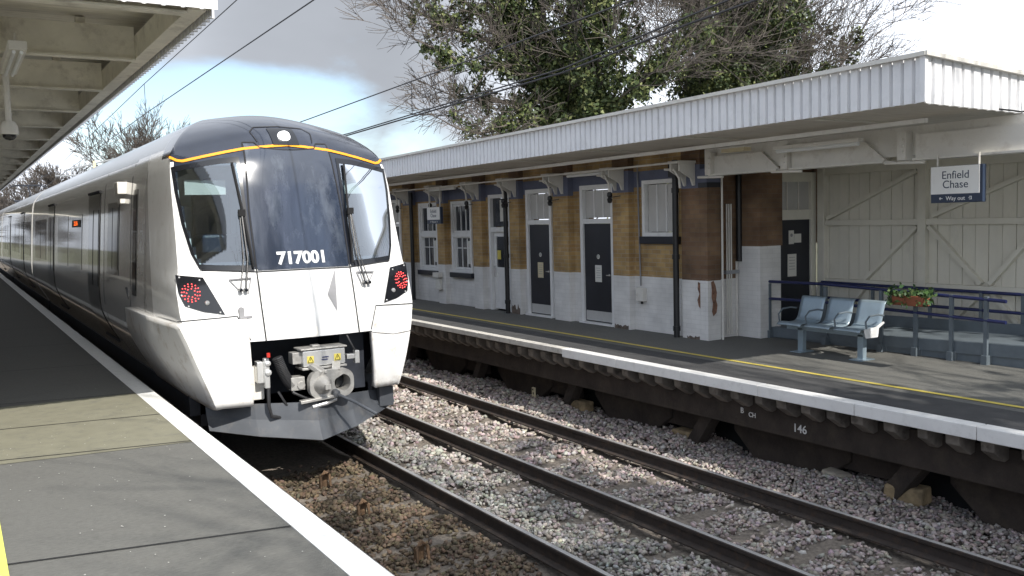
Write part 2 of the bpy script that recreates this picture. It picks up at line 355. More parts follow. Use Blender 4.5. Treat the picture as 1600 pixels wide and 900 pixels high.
g = MB(); g.box(.08, .18, -10, 8.1, PZ+.0, PZ+.009); struct(g.build('platform_safety_line', 'yline2'))

g = MB(); rc = random.Random(12)
for k in range(260):
    x, y = rc.uniform(-1.5, 1.84), rc.uniform(4.2, 13) ; a = rc.uniform(.003, .008); q = rc.uniform(0, 6.28)
    g.add([(x+a*math.cos(q+t), y+a*math.sin(q+t)*1.6, PZ+.010) for t in (0, 1.9, 3.6, 4.9)], [(0,1,2,3)])
cs = g.build('gravel_chips', 'chip'); cs['kind'] = 'stuff'; tag(cs, 'pale stone chips and specks scattered over the near platform asphalt', 'gravel')

# right platform
g = MB(); g.box(8.2, 20, -6, 60, PZ-.12, PZ); g.box(9.3, 20, -6, 60, -.6, PZ-.12)
rp = struct(g.build('platform_right', 'asphalt'))
g = MB(); g.box(8.203, 8.95, -6, 60, PZ, PZ+.004); struct(g.build('edge_shade_strip', 'asphalt_shade'))  # dark strip paints in the shade lying along the platform edge
g = MB()
for k in range(13):
    y0 = 11.6 - 1.35*(k+1); g.box(8.03, 8.2, y0+.004, y0+1.346, PZ-.125, PZ+.008)
struct(g.build('white_platform_coping', 'coping_new', bevel=.008))
g = MB()
for k in range(36):
    y0 = 11.62 + 1.35*k; g.box(8.05, 8.2, y0, y0+1.344, PZ-.085, PZ+.005)
struct(g.build('old_platform_coping', 'coping', bevel=.008))
g = MB(); g.add([(9.13,-6,PZ+.006),(9.21,-6,PZ+.006),(9.17,60,PZ+.006),(9.09,60,PZ+.006)], [(0,1,2,3)]); struct(g.build('yellow_platform_line', 'yline'))
# undercroft: corbels, fascia beam, trestles, back wall
sup = thing('platform_support', (8.5, 12, -.2), 'sooty precast concrete trestles and corbels holding up the far platform edge', 'platform support')
g = MB(); g.box(9.15, 9.3, -6, 60, -.6, PZ-.12); g.build('back_wall', 'blackmat', sup)  # black colour stands in for the deep shade under the platform
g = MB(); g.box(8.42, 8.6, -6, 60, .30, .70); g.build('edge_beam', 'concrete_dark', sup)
for k in range(66):
    y = 3.3 + k*.36 + .02*math.sin(k*5)
    g = MB(); g.prism([(8.16,.82),(8.44,.82),(8.44,.60),(8.36,.58),(8.17,.70)], 'y', y, y+.11 + .02*(k % 3))
    g.build('corbel', 'concrete_b', sup, bevel=.01)
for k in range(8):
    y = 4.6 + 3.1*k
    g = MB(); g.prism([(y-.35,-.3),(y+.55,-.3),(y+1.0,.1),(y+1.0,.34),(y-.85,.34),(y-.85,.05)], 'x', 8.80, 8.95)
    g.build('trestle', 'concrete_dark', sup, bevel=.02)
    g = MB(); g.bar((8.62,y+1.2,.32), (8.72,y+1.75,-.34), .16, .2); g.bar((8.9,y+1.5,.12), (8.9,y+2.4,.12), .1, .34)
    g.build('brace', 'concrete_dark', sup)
for txt, y, z, s, rot in (('B', 8.17, .50, .10, 0), ('CH', 8.0, .47, .085, 0), ('146', 7.25, .43, .14, 0)):
    text_obj('painted_mark', txt, s, FX((8.413, y, z)), 'coping_new', sup, bold=.001)
# loose blocks and marker under the edge
def stone(name, c, s, m, label, rz=0):
    g = MB(); a, b, h = s
    n = 5
    vs = []; import itertools
    g.grid(lambda u, v: (0,0,0), 1, 1); g = MB()
    c_, s_ = math.cos(rz), math.sin(rz)
    for i, (sx, sy, sz) in enumerate(itertools.product((-1,1), repeat=3)):
        jx, jy, jz = (random.uniform(.85, 1.1) for _ in range(3)); x, y, z = sx*a/2*jx, sy*b/2*jy, sz*h/2*jz
        vs.append((c[0]+x*c_-y*s_, c[1]+x*s_+y*c_, c[2]+z))
    g.add(vs, [(0,1,3,2),(4,6,7,5),(0,4,5,1),(2,3,7,6),(0,2,6,4),(1,5,7,3)])
    o = g.build(name, m, bevel=.03); return tag(o, label, 'stone block')
stone('stone_block', (8.72,6.05,-.1), (.24,.46,.2), 'stone', 'yellow mossy squared stone block on the ballast nearest the camera', .2)
stone('stone_block', (8.72,6.98,-.13), (.2,.36,.14), 'stonew', 'pale rounded stone lying on ballast left of the mossy yellow block', -.1)
stone('stone_block', (8.75,12.1,-.12), (.22,.4,.18), 'stone', 'brown squared stone block just right of the little white marker post', .1)
stone('stone_block', (8.8,9.6,-.14), (.25,.5,.14), 'stone', 'low brown stone under the platform between the two painted marks and the marker post', .1)
g = MB(); g.box(8.60, 8.63, 13.3, 13.38, -.25, .02); mk = g.build('marker_post', 'cream_notice'); tag(mk, 'small cream marker post standing in the far ballast', 'marker')
g = MB(); g.box(8.597, 8.6, 13.32, 13.35, -.1, -.06); g.box(8.597, 8.6, 13.325, 13.365, -.03, -.0); g.build('painted_number', 'black', mk)

# ------------------------------------------------------------------ rails and sleepers
prof = [(-.07,-.165),(.07,-.165),(.07,-.150),(.012,-.13),(.009,-.05),(.035,-.035),(.036,-.006),(.03,-.002),(-.03,-.002),(-.036,-.006),(-.035,-.035),(-.009,-.05),(-.012,-.13),(-.07,-.15)]
RAILS = [(3.02, 'rusty dark rail of the near track right beside the left platform'), (4.53, 'near track rail running out from under the train front'),
         (5.88, 'left hand rail of the empty far track'), (7.38, 'right hand rail of the far track closest to the far platform')]
for x, lab in RAILS:
    g = MB(); n = len(prof)
    g.add([(x+a, -12, b) for a, b in prof] + [(x+a, 100, b) for a, b in prof], [(i, (i+1) % n, n+(i+1) % n, n+i) for i in range(n)] + [tuple(range(n))[::-1], tuple(range(n, 2*n))])
    r = g.build('rail', 'rail_side'); tag(r, lab, 'rail')
    g = MB(); g.box(x-.022, x+.024, -12, 100, -.004, 0.001); g.build('running_surface', 'rail_top', r, bevel=.002)
def make_sleeper(x0, x1, y, label, group, loc_x):
    t = thing('sleeper', (loc_x, y, -.19), label, 'sleeper', group)
    g = MB(); g.box(x0-.5, x1+.5, y-.125, y+.125, -.33, -.172); g.build('beam', 'sleeper', t, bevel=.012)
    for xr in (x0, x1):
        for s in (-1, 1):
            g = MB(); xx = xr + s*.1
            g.box(xx-.035, xx+.035, y-.07, y+.07, -.172, -.15)
            g.tube([(xx-s*.03,y-.05,-.140),(xx+s*.02,y-.055,-.115),(xx+s*.05,y-.02,-.105),(xx+s*.05,y+.02,-.105),(xx+s*.02,y+.055,-.115),(xx-s*.03,y+.05,-.140)], .011, 6)
            g.build('rail_clip', 'clip', t)
    return t
ps = make_sleeper(5.88, 7.38, 3.0, 'weathered brown sleeper bedded in pinkish ballast under the far track', 'sleepers under the far track', 6.63)
for k in range(1, 30): dup(ps, (0, .68*k, 0))
pn = make_sleeper(3.02, 4.53, 3.35, 'dirt covered sleeper bedded in brown ballast under the near track', 'sleepers under the near track', 3.77)
for k in range(1, 13): dup(pn, (0, .68*k, 0))
# upright rusty baseplates by the platform-side rail
hk = None
for k, (x, y) in enumerate(((3.62,7.62),(3.66,9.15),(3.72,10.5))):
    if hk is None:
        g = MB(); g.tube([(x-.06,y-.02,-.22),(x-.055,y,-.08),(x,y+.01,-.02),(x+.055,y,-.07),(x+.06,y-.02,-.2)], [.012,.02,.024,.02,.014], 6)
        g.add([(x-.05,y-.07,-.03),(x+.05,y-.06,-.015),(x+.06,y+.06,-.07),(x+.055,y+.07,-.22),(x-.06,y+.07,-.22),(x-.06,y+.05,-.07)], [(0,1,2,5),(5,2,3,4)])
        hk = g.build('rail_anchor', 'clip'); hk.location = (0,0,0); tag(hk, 'rusty curved rail anchor nearest the camera in the brown ballast', 'rail anchor', 'rail anchors beside the platform'); h0 = (x, y)
    else:
        c = hk.copy(); COL.objects.link(c); c.location = (x-h0[0], y-h0[1], 0); c['label'] = ('', 'middle rusty curved rail anchor of the three in the brown ballast', 'rusty curved rail anchor farthest off, in the shadow just before the train')[k]

# ballast stones
def make_stones():
    t = (1+5**.5)/2
    ico = np.array([(-1,t,0),(1,t,0),(-1,-t,0),(1,-t,0),(0,-1,t),(0,1,t),(0,-1,-t),(0,1,-t),(t,0,-1),(t,0,1),(-t,0,-1),(-t,0,1)], float); ico /= np.linalg.norm(ico[0])
    fc = np.array([(0,11,5),(0,5,1),(0,1,7),(0,7,10),(0,10,11),(1,5,9),(5,11,4),(11,10,2),(10,7,6),(7,1,8),(3,9,4),(3,4,2),(3,2,6),(3,6,8),(3,8,9),(4,9,5),(2,4,11),(6,2,10),(8,6,7),(9,8,1)])
    P = []
    def zone(x0, x1, y0, y1, dens, s):
        n = int((x1-x0)*(y1-y0)*dens); a = np.empty((n, 3)); a[:,0] = rng.uniform(x0, x1, n); a[:,1] = rng.uniform(y0, y1, n); a[:,2] = s*rng.uniform(.65, 1.35, n); P.append(a)
    zone(2.1, 9.2, 2.6, 9.5, 1000, .0235); zone(4.6, 9.1, 9.5, 16, 520, .031); zone(2.2, 4.6, 9.5, 11.6, 700, .027); zone(5.2, 9.1, 16, 27, 230, .045)
    P = np.vstack(P); x, y, s = P.T
    # fewer stones over sleepers and none on rails
    keep = np.ones(len(P), bool)
    for xr, _ in RAILS: keep &= ~(np.abs(x-xr) < .085)
    far = (x > 5.3) & (x < 7.95); ph = np.abs(((y-3.0+.34) % .68)-.34)
    keep &= ~(far & (ph < .125) & (rng.random(len(P)) < .94))
    nr = (x > 2.5) & (x < 5.05); ph = np.abs(((y-3.35+.34) % .68)-.34)
    keep &= ~(nr & (ph < .125) & (rng.random(len(P)) < .86))
    P = P[keep]; x, y, s = P.T; n = len(P)
    z = -.215 + .02*np.sin(x*3.1+y*1.7) + .015*np.sin(y*4.3+x*2) + np.where(x > 7.9, .05*np.sin(y*2.1)*np.minimum(1, x-7.9), 0)
    z = z + rng.uniform(-.045, .008, n) + .03*np.exp(-((x-5.2)/.35)**2) + .07*np.exp(-((x-8.5)/.35)**2)
    var = rng.normal(0, .27, (n, 12, 3)); V = ico[None]*(1+var[:, :, :1]) + var*.35
    sc = np.stack([s*rng.uniform(.7,1.35,n), s*rng.uniform(.7,1.3,n), s*rng.uniform(.45,.95,n)], 1); V = V*sc[:,None,:]
    ang = rng.uniform(0, 6.283, n); ti = rng.normal(0, .45, n); ca, sa, ct, st = np.cos(ang), np.sin(ang), np.cos(ti), np.sin(ti)
    vx, vy, vz = V[...,0], V[...,1], V[...,2]
    vx, vz = vx*ct[:,None]-vz*st[:,None], vx*st[:,None]+vz*ct[:,None]
    vx, vy = vx*ca[:,None]-vy*sa[:,None], vx*sa[:,None]+vy*ca[:,None]
    V = np.stack([vx+x[:,None], vy+y[:,None], vz+z[:,None]], 2).reshape(-1, 3)
    F = (fc[None]+(np.arange(n)*12)[:,None,None]).reshape(-1, 3)
    base = np.empty((n, 3)); br = np.array((.135,.102,.070)); gr = np.array((.29,.275,.25)); pk = np.array((.335,.29,.265))
    wob = .12*np.sin(y*2.7)+.08*np.sin(y*6.1)
    t1 = np.clip((x-4.40+wob*.5)/.5, 0, 1)[:,None]; t2 = np.clip((x-5.1+wob)/1.4, 0, 1)[:,None]
    base = br*(1-t1)+gr*t1; base = base*(1-t2)+pk*t2
    # broad paler patches among the grey and pinkish stones
    pal = np.clip(np.sin(x*1.9+y*.7+1)+np.sin(y*1.3-x), 0, 2)[:,None]*t1*.10
    base = base*(1+pal) * rng.uniform(.55, 1.4, n)[:,None] * (1+rng.normal(0,.05,(n,3)))
    wht = (rng.random(n) < .04)[:,None]*t1; base = base*(1-wht)+np.array((.5,.48,.45))*wht
    colr = np.ones((n, 12, 4)); colr[..., :3] = np.clip(base, .01, .7)[:,None,:]
    me = bpy.data.meshes.new('ballast_stones'); me.vertices.add(n*12); me.vertices.foreach_set('co', V.ravel())
    me.loops.add(len(F)*3); me.loops.foreach_set('vertex_index', F.ravel().astype(np.int32))
    me.polygons.add(len(F)); me.polygons.foreach_set('loop_start', np.arange(0, len(F)*3, 3, dtype=np.int32)); me.update(calc_edges=True)
    a = me.attributes.new('tint', 'FLOAT_COLOR', 'POINT'); a.data.foreach_set('color', colr.ravel().astype(np.float32))
    me.materials.append(MT['stones']); me.validate()
    o = bpy.data.objects.new('ballast_stones', me); COL.objects.link(o); o['kind'] = 'stuff'
    tag(o, 'broken stone ballast, brown by the near platform and pinkish grey by the far one', 'ballast')
make_stones()

#@@PART2
# ------------------------------------------------------------------ the train
XC = 3.75
ROW = np.array([
(.70,10.78,1.08,.09,1.11),(.88,10.74,1.15,.10,1.19),(1.0,10.72,1.19,.11,1.26),(1.2,10.70,1.26,.15,1.375),(1.4,10.71,1.33,.18,1.48),(1.62,10.74,1.40,.2,1.56),(1.92,10.82,1.50,.26,1.57),(2.3,10.93,1.51,.29,1.55),
(2.47,10.99,1.46,.28,1.54),(3.0,11.14,1.44,.3,1.505),(3.5,11.28,1.43,.3,1.465),(3.75,11.36,1.41,.31,1.435),(3.9,11.42,1.375,.33,1.40),(3.99,11.48,1.32,.36,1.35),
(4.08,11.56,1.25,.40,1.28),(4.2,11.70,1.14,.46,1.17),(4.3,11.88,1.01,.5,1.04),(4.40,12.12,.85,.55,.88),(4.48,12.4,.67,.6,.69),(4.55,12.8,.44,.6,.46),(4.59,13.4,.10,.6,.12)])
_z = np.linspace(ROW[0,0], ROW[-1,0], 400); _k = np.exp(-.5*(np.arange(-12, 13)/4.5)**2); _k /= _k.sum()   # ease the corners between the stations
def _sm(v): return np.convolve(np.concatenate([2*v[0]-v[12:0:-1], v, 2*v[-1]-v[-2:-14:-1]]), _k, 'valid')
_T = [_sm(np.interp(_z, ROW[:,0], ROW[:,k])) for k in (1,2,3,4)]
def row(z): return [float(np.interp(z, _z, t_)) for t_ in _T]
def nose(x, z, off=0):                                # point on the front, x from the train's middle
    Yc, c, d, w = row(z); return Vector((XC+x, Yc + d*min(1.04, abs(x)/c)**2.2 - off, z))
def side(y, z, off=0, sgn=-1): return Vector((XC+sgn*(row(z)[3]+off), y, z))
def poly_at(pts, t):
    ds = [0]
    for a, b in zip(pts, pts[1:]): ds.append(ds[-1]+math.hypot(a[0]-b[0], a[1]-b[1]))
    t *= ds[-1]
    for i in range(len(pts)-1):
        if t <= ds[i+1]+1e-9:
            k = (t-ds[i])/max(1e-9, ds[i+1]-ds[i]); return (pts[i][0]+(pts[i+1][0]-pts[i][0])*k, pts[i][1]+(pts[i+1][1]-pts[i][1])*k)
    return pts[-1]
def coons(top, bot, left, right):
    def f(u, v):                                      # v=0 bottom, 1 top
        T, B, Lf, Rg = poly_at(top, u), poly_at(bot, u), poly_at(left, v), poly_at(right, v)
        o = []
        for i in range(2):
            o.append((1-v)*B[i]+v*T[i]+(1-u)*Lf[i]+u*Rg[i]-((1-u)*(1-v)*bot[0][i]+u*(1-v)*bot[-1][i]+(1-u)*v*top[0][i]+u*v*top[-1][i]))
        return o
    return f
train = thing('passenger_train', (XC, 13, 0), 'silver grey electric train with white cab front and dark windscreens at the near platform', 'train')
NY = 32.3
def plan(z, m):                                       # half plan of the nose at height z: x values outwards
    Yc, c, d, w = row(z); k = min(1, c/1.4) if z > 3.5 else 1
    pts = []
    for i in range(9): pts.append((.59*k*i/8, None))
    for i in range(1, 5): pts.append((.59*k + .20*k*i/4, None))
    for i in range(1, 17): pts.append((.79*k+(c-.79*k)*i/16, None))
    out = [(x, Yc+d*(x/c)**2.2) for x, _ in pts]
    P0 = (c, Yc+d); P1 = (c+(w-c)*.75, Yc+d+.28+.35*(w-c)) if z > 1.93 else (c+.06*(w-c)+.012, Yc+d+.05); P2 = (w, Yc+d+1.3)
    for i in range(1, 13):
        t = i/12; out.append(tuple((1-t)**2*P0[j]+2*t*(1-t)*P1[j]+t*t*P2[j] for j in (0,1)))
    out.append((w, 14.02 if z < 4.52 else 14.6)); return out
zs = list(np.linspace(.70,.88,3))+list(np.linspace(.95,1.62,14))+list(np.linspace(1.66,2.47,16))+list(np.linspace(2.52,3.75,26))+list(np.linspace(3.77,4.08,22))+[4.1+.2*i/14 for i in range(15)]+list(np.linspace(4.32,4.59,14))
STR = [(0,4.02),(.23,4.0),(.55,3.965),(.78,3.92),(1.01,3.87),(1.27,3.81),(1.33,3.82),(1.40,3.865),(1.6,3.89)]
zst = lambda x: float(np.interp(abs(x), [a for a, b in STR], [b for a, b in STR]))
for which in ('cab_shell', 'lower_cowl'):
    for sg in ((1,) if which == 'cab_shell' else (-1, 1)):
        g = MB(); npl = len(plan(2, 0)); rows_ = []
        for z in zs:
            pl = plan(z, 0)
            if which == 'cab_shell':
                line = [(-x, y) for x, y in pl[::-1]] + pl[1:]
            else: line = [(sg*x, y) for x, y in pl]
            rows_.append((z, line))
        cut = 1.93
        for z, line in rows_:
            for x, y in line: g.v.append((XC+x, y, z))
        n = len(rows_[0][1])
        for j in range(len(rows_)-1):
            z = (rows_[j][0]+rows_[j+1][0])/2
            for i in range(n-1):
                k = (i - (npl-1)) if which == 'cab_shell' else i
                kk = abs(k+.5) if which == 'cab_shell' else k+.5
                x = (rows_[j][1][i][0]+rows_[j][1][i+1][0])/2
                cowl = kk > 12 and z < 1.90
                if which == 'cab_shell' and (cowl or (z < 1.62 and kk < 12)): continue
                if which == 'lower_cowl' and (not cowl or z < .88): continue
                if which == 'cab_shell' and kk < 29 and 2.56 < z < 3.76 and .67 < abs(x) < np.interp(z, [2.5,2.69,3.04,3.43,3.75], [1.19,1.255,1.315,1.35,1.36]): continue
                front = kk < 34
                mi = 0
                if which == 'cab_shell':
                    if z > zst(x) and front: mi = 1
                    elif kk < 28 and z > 2.48 and abs(x) < np.interp(z, [2.48,2.69,3.04,3.43,3.75], [1.205,1.275,1.335,1.37,1.38]): mi = 1
                    elif z > 3.99: mi = 3
                    elif kk > 39.5: mi = 2
                    if kk > 39.5 and mi == 0: mi = 2 if z < 3.95 else 3
                q = j*n+i; g.f.append((q, q+1, q+n+1, q+n)); g.m.append(mi)
        o = g.build(which, ['tw' if which == 'cab_shell' else 'tcowl', 'tdark', 'tside', 'troof'], train, smooth=True, sharp=50)
        if which == 'lower_cowl':                    # thickness turned in towards the coupler bay
            s = o.modifiers.new('thickness', 'SOLIDIFY'); s.thickness = .09; s.offset = -1
def band(pts, w, off=.006, m='seam', name='panel_gap', parent=None, w2=None, rnd=False):
    g = MB(); n = 10*len(pts)
    def f(u, v):
        a = poly_at(pts, u); b = poly_at(pts, min(1, u+.01)); c_ = poly_at(pts, max(0, u-.01))
        d = Vector((b[0]-c_[0], b[1]-c_[1])); d = d.normalized() if d.length > 0 else Vector((1,0)); nn = Vector((-d.y, d.x))
        ww = w if w2 is None else w+(w2-w)*u
        return nose(a[0]+nn.x*(v-.5)*ww, a[1]+nn.y*(v-.5)*ww, off)
    g.grid(f, n, 1); return g.build(name, m, parent or train, smooth=True)
# mirror helper
mir = lambda pts, s: [(p[0]*s, p[1]) for p in pts]
# windscreens: frame ring and pane
for s in (1, -1):
    top = [(-1.405,3.735),(-1.17,3.785),(-.87,3.84),(-.63,3.86)]; bot = [(-1.235,2.50),(-1.03,2.475),(-.81,2.46),(-.62,2.45)]
    lf = [(-1.235,2.50),(-1.305,2.68),(-1.365,3.03),(-1.40,3.43),(-1.405,3.735)]; rg = [(-.62,2.45),(-.63,3.86)]
    F = coons(top, bot, lf, rg)
    fr = MB(); fr.grid(lambda u, v: nose(F(u, v)[0]*s*1, F(u, v)[1], .008), 40, 40, keep=lambda u, v: not (.05 < u < .95 and .05 < v < .95))
    fo = fr.build('windscreen', 'tblack', train, smooth=True)
    gl = MB(); gl.grid(lambda u, v: nose(F(.045+.91*u, .045+.91*v)[0]*s, F(.045+.91*u, .045+.91*v)[1], .006), 20, 20)
    gl.build('pane', 'glass', fo, smooth=True)
# centre door: glossy dirty glass above, white panel below
top = [(-.54,4.035),(-.41,4.035),(-.37,3.97),(-.08,3.945),(.08,3.945),(.37,3.97),(.41,4.035),(.54,4.035)]
F = coons(top, [(-.585,2.455),(0,2.46),(.585,2.455)], [(-.585,2.455),(-.585,3.18),(-.54,4.035)], [(.585,2.455),(.585,3.18),(.54,4.035)])
g = MB(); g.grid(lambda u, v: nose(*F(u, v), .010), 48, 40); cd = g.build('front_door', 'tdoorglass', train, smooth=True)
band([(-.595,1.62),(-.60,2.1),(-.60,3.18),(-.55,4.045)], .016, .012); band([(.595,1.62),(.60,2.1),(.60,3.18),(.55,4.045)], .016, .012)
band([(-.55,4.05),(-.40,4.05),(-.36,3.98),(-.08,3.955),(.08,3.955),(.36,3.98),(.40,4.05),(.55,4.05)], .014, .013)
band([(-1.23,2.49),(-.6,2.44),(0,2.445),(.6,2.44),(1.23,2.49)], .012, .011)
text_obj('unit_number', '717001', .205, None, 'white', cd, bold=.008, extr=.001, mapf=lambda c: nose(-.02+c.x*1.04, 2.585+c.y, .014-c.z))
# stripe
for nm, a in (('orange_stripe', [(-x, z) for x, z in STR[::-1]][1:] + STR[1:-1]),):
    band(a, .032, .012, 'orange', 'orange_stripe')
for s in (1, -1):                                     # the stripe runs on round the corner
    g = MB(); pts = []
    for t in np.linspace(0, 1, 10):
        z = 3.862+.03*t; Yc, c, d, w = row(z); P0 = (c, Yc+d); P1 = (c+(w-c)*.75, Yc+d+.16+.35*(w-c)); P2 = (w, Yc+d+1.3); q = .02+t*.28
        pts.append([(1-q)**2*P0[j]+2*q*(1-q)*P1[j]+q*q*P2[j] for j in (0,1)]+[z])
    for i, (x, y, z) in enumerate(pts):
        h = .016*(1-i/11); g.v += [(XC+s*(x+.008), y-.004, z-h), (XC+s*(x+.008), y-.004, z+h)]
    for i in range(9): g.f.append((2*i, 2*i+2, 2*i+3, 2*i+1)); g.m.append(0)
    g.build('stripe_end', 'orange', train)
# top lamp housing
F = coons([(-.17,4.26),(.17,4.26)], [(-.17,4.02),(.17,4.02)], [(-.17,4.02),(-.17,4.26)], [(.17,4.02),(.17,4.26)])
g = MB(); g.grid(lambda u, v: nose(*F(u, v), .02), 10, 10); hl = g.build('top_lamp_housing', 'tblack', train, smooth=True)
c0 = nose(0, 4.13, .05)
g = MB(); g.lathe(c0, [(.0,-.03),(.055,-.025),(.075,-.0),(.078,.06)], 'y', 24); g.build('head_lamp', 'lampw', hl, smooth=True)
band([(-.36,4.06),(-.40,4.2),(-.32,4.27),(0,4.29),(.32,4.27),(.40,4.2),(.36,4.06)], .012, .012, 'seam')
# tail and head light clusters
for s in (1, -1):
    F = coons([(-1.50,2.44),(-1.21,2.40)], [(-1.44,2.075),(-1.25,2.0),(-1.02,1.955)], [(-1.44,2.075),(-1.49,2.22),(-1.50,2.44)], [(-1.02,1.955),(-1.12,2.19),(-1.21,2.40)])
    g = MB(); g.grid(lambda u, v: nose(F(u, v)[0]*s, F(u, v)[1], .014), 16, 16); ho = g.build('light_cluster', 'tblack', train, smooth=True)
    for k in range(3): pass
    g = MB()
    for ring, n in ((.105, 15), (.078, 11), (.05, 7)):
        for k in range(n):
            a = 2*math.pi*k/n + ring*9; p = nose((-1.36+ring*math.cos(a)*.92)*s, 2.225+ring*math.sin(a), .024)
            g.lathe(p, [(0,-.006),(.007,-.003),(.008,.006)], 'y', 6)
    g.build('red_tail_light', 'redled', ho)
    g = MB(); g.lathe(nose(-1.20*s, 2.10, .022), [(0,-.014),(.022,-.010),(.030,0),(.030,.01)], 'y', 14); g.build('marker_lamp', 'lens', ho, smooth=True)
    g = MB()
    for (x, z) in ((-1.46,2.41),(-1.25,2.37),(-1.40,2.07),(-1.07,1.985),(-1.46,2.2)):
        g.lathe(nose(x*s, z, .016), [(0,-.006),(.010,-.004),(.012,.004)], 'y', 8)
    g.build('fixing', 'alu', ho)
    band(mir([(-1.54,1.90),(-1.44,1.905),(-.89,1.93),(-.77,1.64)], s), .012, .008)
    band(mir([(-1.43,1.56),(-1.1,1.545),(-.78,1.60)], s), .007, .006)
    # wiper: triangular bracket, arm, blade
    wt = [(-.93,2.37),(-.68,2.37),(-.72,2.20),(-.80,2.18)] 
    g = MB()
    g.tube([nose(-.93*s,2.36,.02), nose(-.68*s,2.37,.02)], .012, 6); g.tube([nose(-.93*s,2.36,.02), nose(-.80*s,2.19,.02)], .006, 6); g.tube([nose(-.68*s,2.37,.02), nose(-.735*s,2.19,.02)], .008, 6)
    wi = g.build('wiper', 'grey', train)
    g = MB()
    for dx in (-.825, -.765): g.lathe(nose(dx*s, 2.235, .05), [(0,-.03),(.022,-.026),(.024,.04)], 'y', 10)
    g.build('pivot', 'tblack', wi)
    g = MB(); g.tube([nose(-.765*s,2.235,.06), nose(-.70*s,2.6,.07), nose(-.70*s,3.16,.06)], .011, 6); g.tube([nose(-.825*s,2.235,.06), nose(-.745*s,2.6,.06), nose(-.72*s,3.14,.05)], .007, 6)
    g.build('arm', 'rubber', wi)
    g = MB(); g.bar(nose(-.64*s,2.50,.05), nose(-.68*s,3.14,.045), .022, .03); g.bar(nose(-.68*s,3.14,.045), nose(-.73*s,3.78,.035), .022, .03); g.box(XC-.70*s-.04, XC-.70*s+.04, nose(-.7*s,3.16)[1]-.09, nose(-.7*s,3.16)[1]-.04, 3.12, 3.2)
    g.build('blade', 'blackmat', wi)
# recessed details on the white door and apron
g = MB(); g.add([nose(.385,2.43,.009), nose(.335,1.90,.009), nose(.235,2.12,.009)], [(0,1,2)])
g.build('door_recess', 'grey', train); g = MB(); g.add([nose(-.37,2.33,.009), nose(-.22,2.32,.009), nose(-.34,2.07,.009)], [(0,1,2)]); g.build('door_recess', 'offwhite', train)
g = MB(); p = nose(-.84, 2.0, .03); g.lathe(p, [(.0,-.01),(.035,-.01),(.035,.02)], 'y', 10); g.box(p[0]-.03, p[0]+.12, p[1]-.03, p[1]+.02, p[2]-.10, p[2]-.075); g.box(p[0]-.03,p[0]+.03,p[1]-.015,p[1]+.02,p[2]-.09,p[2])
g.build('lamp_iron', 'grey', train)
g = MB(); g.grid(lambda u, v: nose(-.12+.17*u, 1.64+.10*v, .008), 3, 3); g.build('step_plate', 'offwhite', train)
# cab interior, seen through the windscreens
ci = MB(); ci.box(XC-1.33, XC+1.33, 13.2, 13.26, 2.2, 3.9); ci.build('bulkhead', 'teal', train)
g = MB(); g.box(XC-1.3, XC+1.3, 11.55, 13.2, 2.2, 2.25); g.build('cab_floor', 'tblack', train)
g = MB(); g.box(XC-1.3, XC+1.3, 11.9, 13.2, 3.82, 3.86); g.build('cab_ceiling', 'grey', train)
g = MB(); g.grid(lambda u, v: (XC-1.15+2.3*u, 11.45+.45*v, 2.5+.18*v), 2, 2); g.build('driver_desk', 'tblack', train)
for s in (-1, 1):
    g = MB(); g.box(XC+s*1.0-.24, XC+s*1.0+.26, 11.72, 11.75, 3.40, 3.58); g.build('sun_visor', 'paper', train)
g = MB(); g.box(XC-.95, XC-.45, 12.2, 12.7, 2.3, 2.9); g.box(XC-.95, XC-.45, 12.62, 12.75, 2.8, 3.45); g.box(XC-.8,XC-.6,12.62,12.72,3.45,3.65); g.build('driver_seat', 'signnavy', train, bevel=.04)
g = MB(); g.box(XC-1.26, XC-.78, 12.9, 13.19, 2.4, 3.28); g.box(XC+.55, XC+1.15, 12.9, 13.19, 2.4, 3.4); g.build('cab_cupboard', 'frosted', train, bevel=.01)
# coupler bay
g = MB(); g.box(XC-1.28, XC+1.28, 11.9, 11.95, .6, 2.0); g.box(XC-1.28, XC+1.28, 11.0, 11.9, 1.66, 1.7); g.box(XC-1.0, XC+1.0, 11.0, 11.9, .58, .62)
g.box(XC+.45, XC+.78, 11.1, 11.9, .85, 1.60)
g.build('coupler_bay', 'tunder', train)
cp = MB(); cp.box(XC-.20, XC+.34, 10.62, 10.86, 1.27, 1.47); cb = cp.build('coupler_box', 'alu', train, bevel=.015)
g = MB(); g.box(XC-.23, XC+.36, 10.60, 10.88, 1.475, 1.495); g.box(XC-.22, XC+.35, 10.6, 10.88, 1.235, 1.262); g.box(XC-.31,XC-.2,10.68,10.84,1.31,1.45); g.box(XC-.05,XC+.05,10.7,10.8,1.495,1.52); g.build('end_flange', 'cast', cb, bevel=.006)
g = MB()
for xc_, w in ((-.11,.085),(.235,.085)):
    g.box(XC+xc_-w/2, XC+xc_+w/2, 10.614, 10.618, 1.315, 1.40)
lb = g.build('warning_label', 'yellow', cb)
g = MB()
for xc_ in (-.11,.235):
    for a, b in (((-.035,1.325),(.035,1.325)),((.035,1.325),(0,1.395)),((0,1.395),(-.035,1.325))):
        g.bar((XC+xc_+a[0],10.611,a[1]), (XC+xc_+b[0],10.611,b[1]), .006, .004)
    g.bar((XC+xc_+.004,10.611,1.375), (XC+xc_-.006,10.611,1.345), .006, .004)
g.build('warning_symbol', 'black', lb)
g = MB(); g.bar((XC+.04,10.612,1.375),(XC+.12,10.612,1.375),.004,.012); g.bar((XC+.03,10.612,1.345),(XC+.11,10.612,1.345),.004,.012); g.build('blue_mark', 'navyrail', cb)
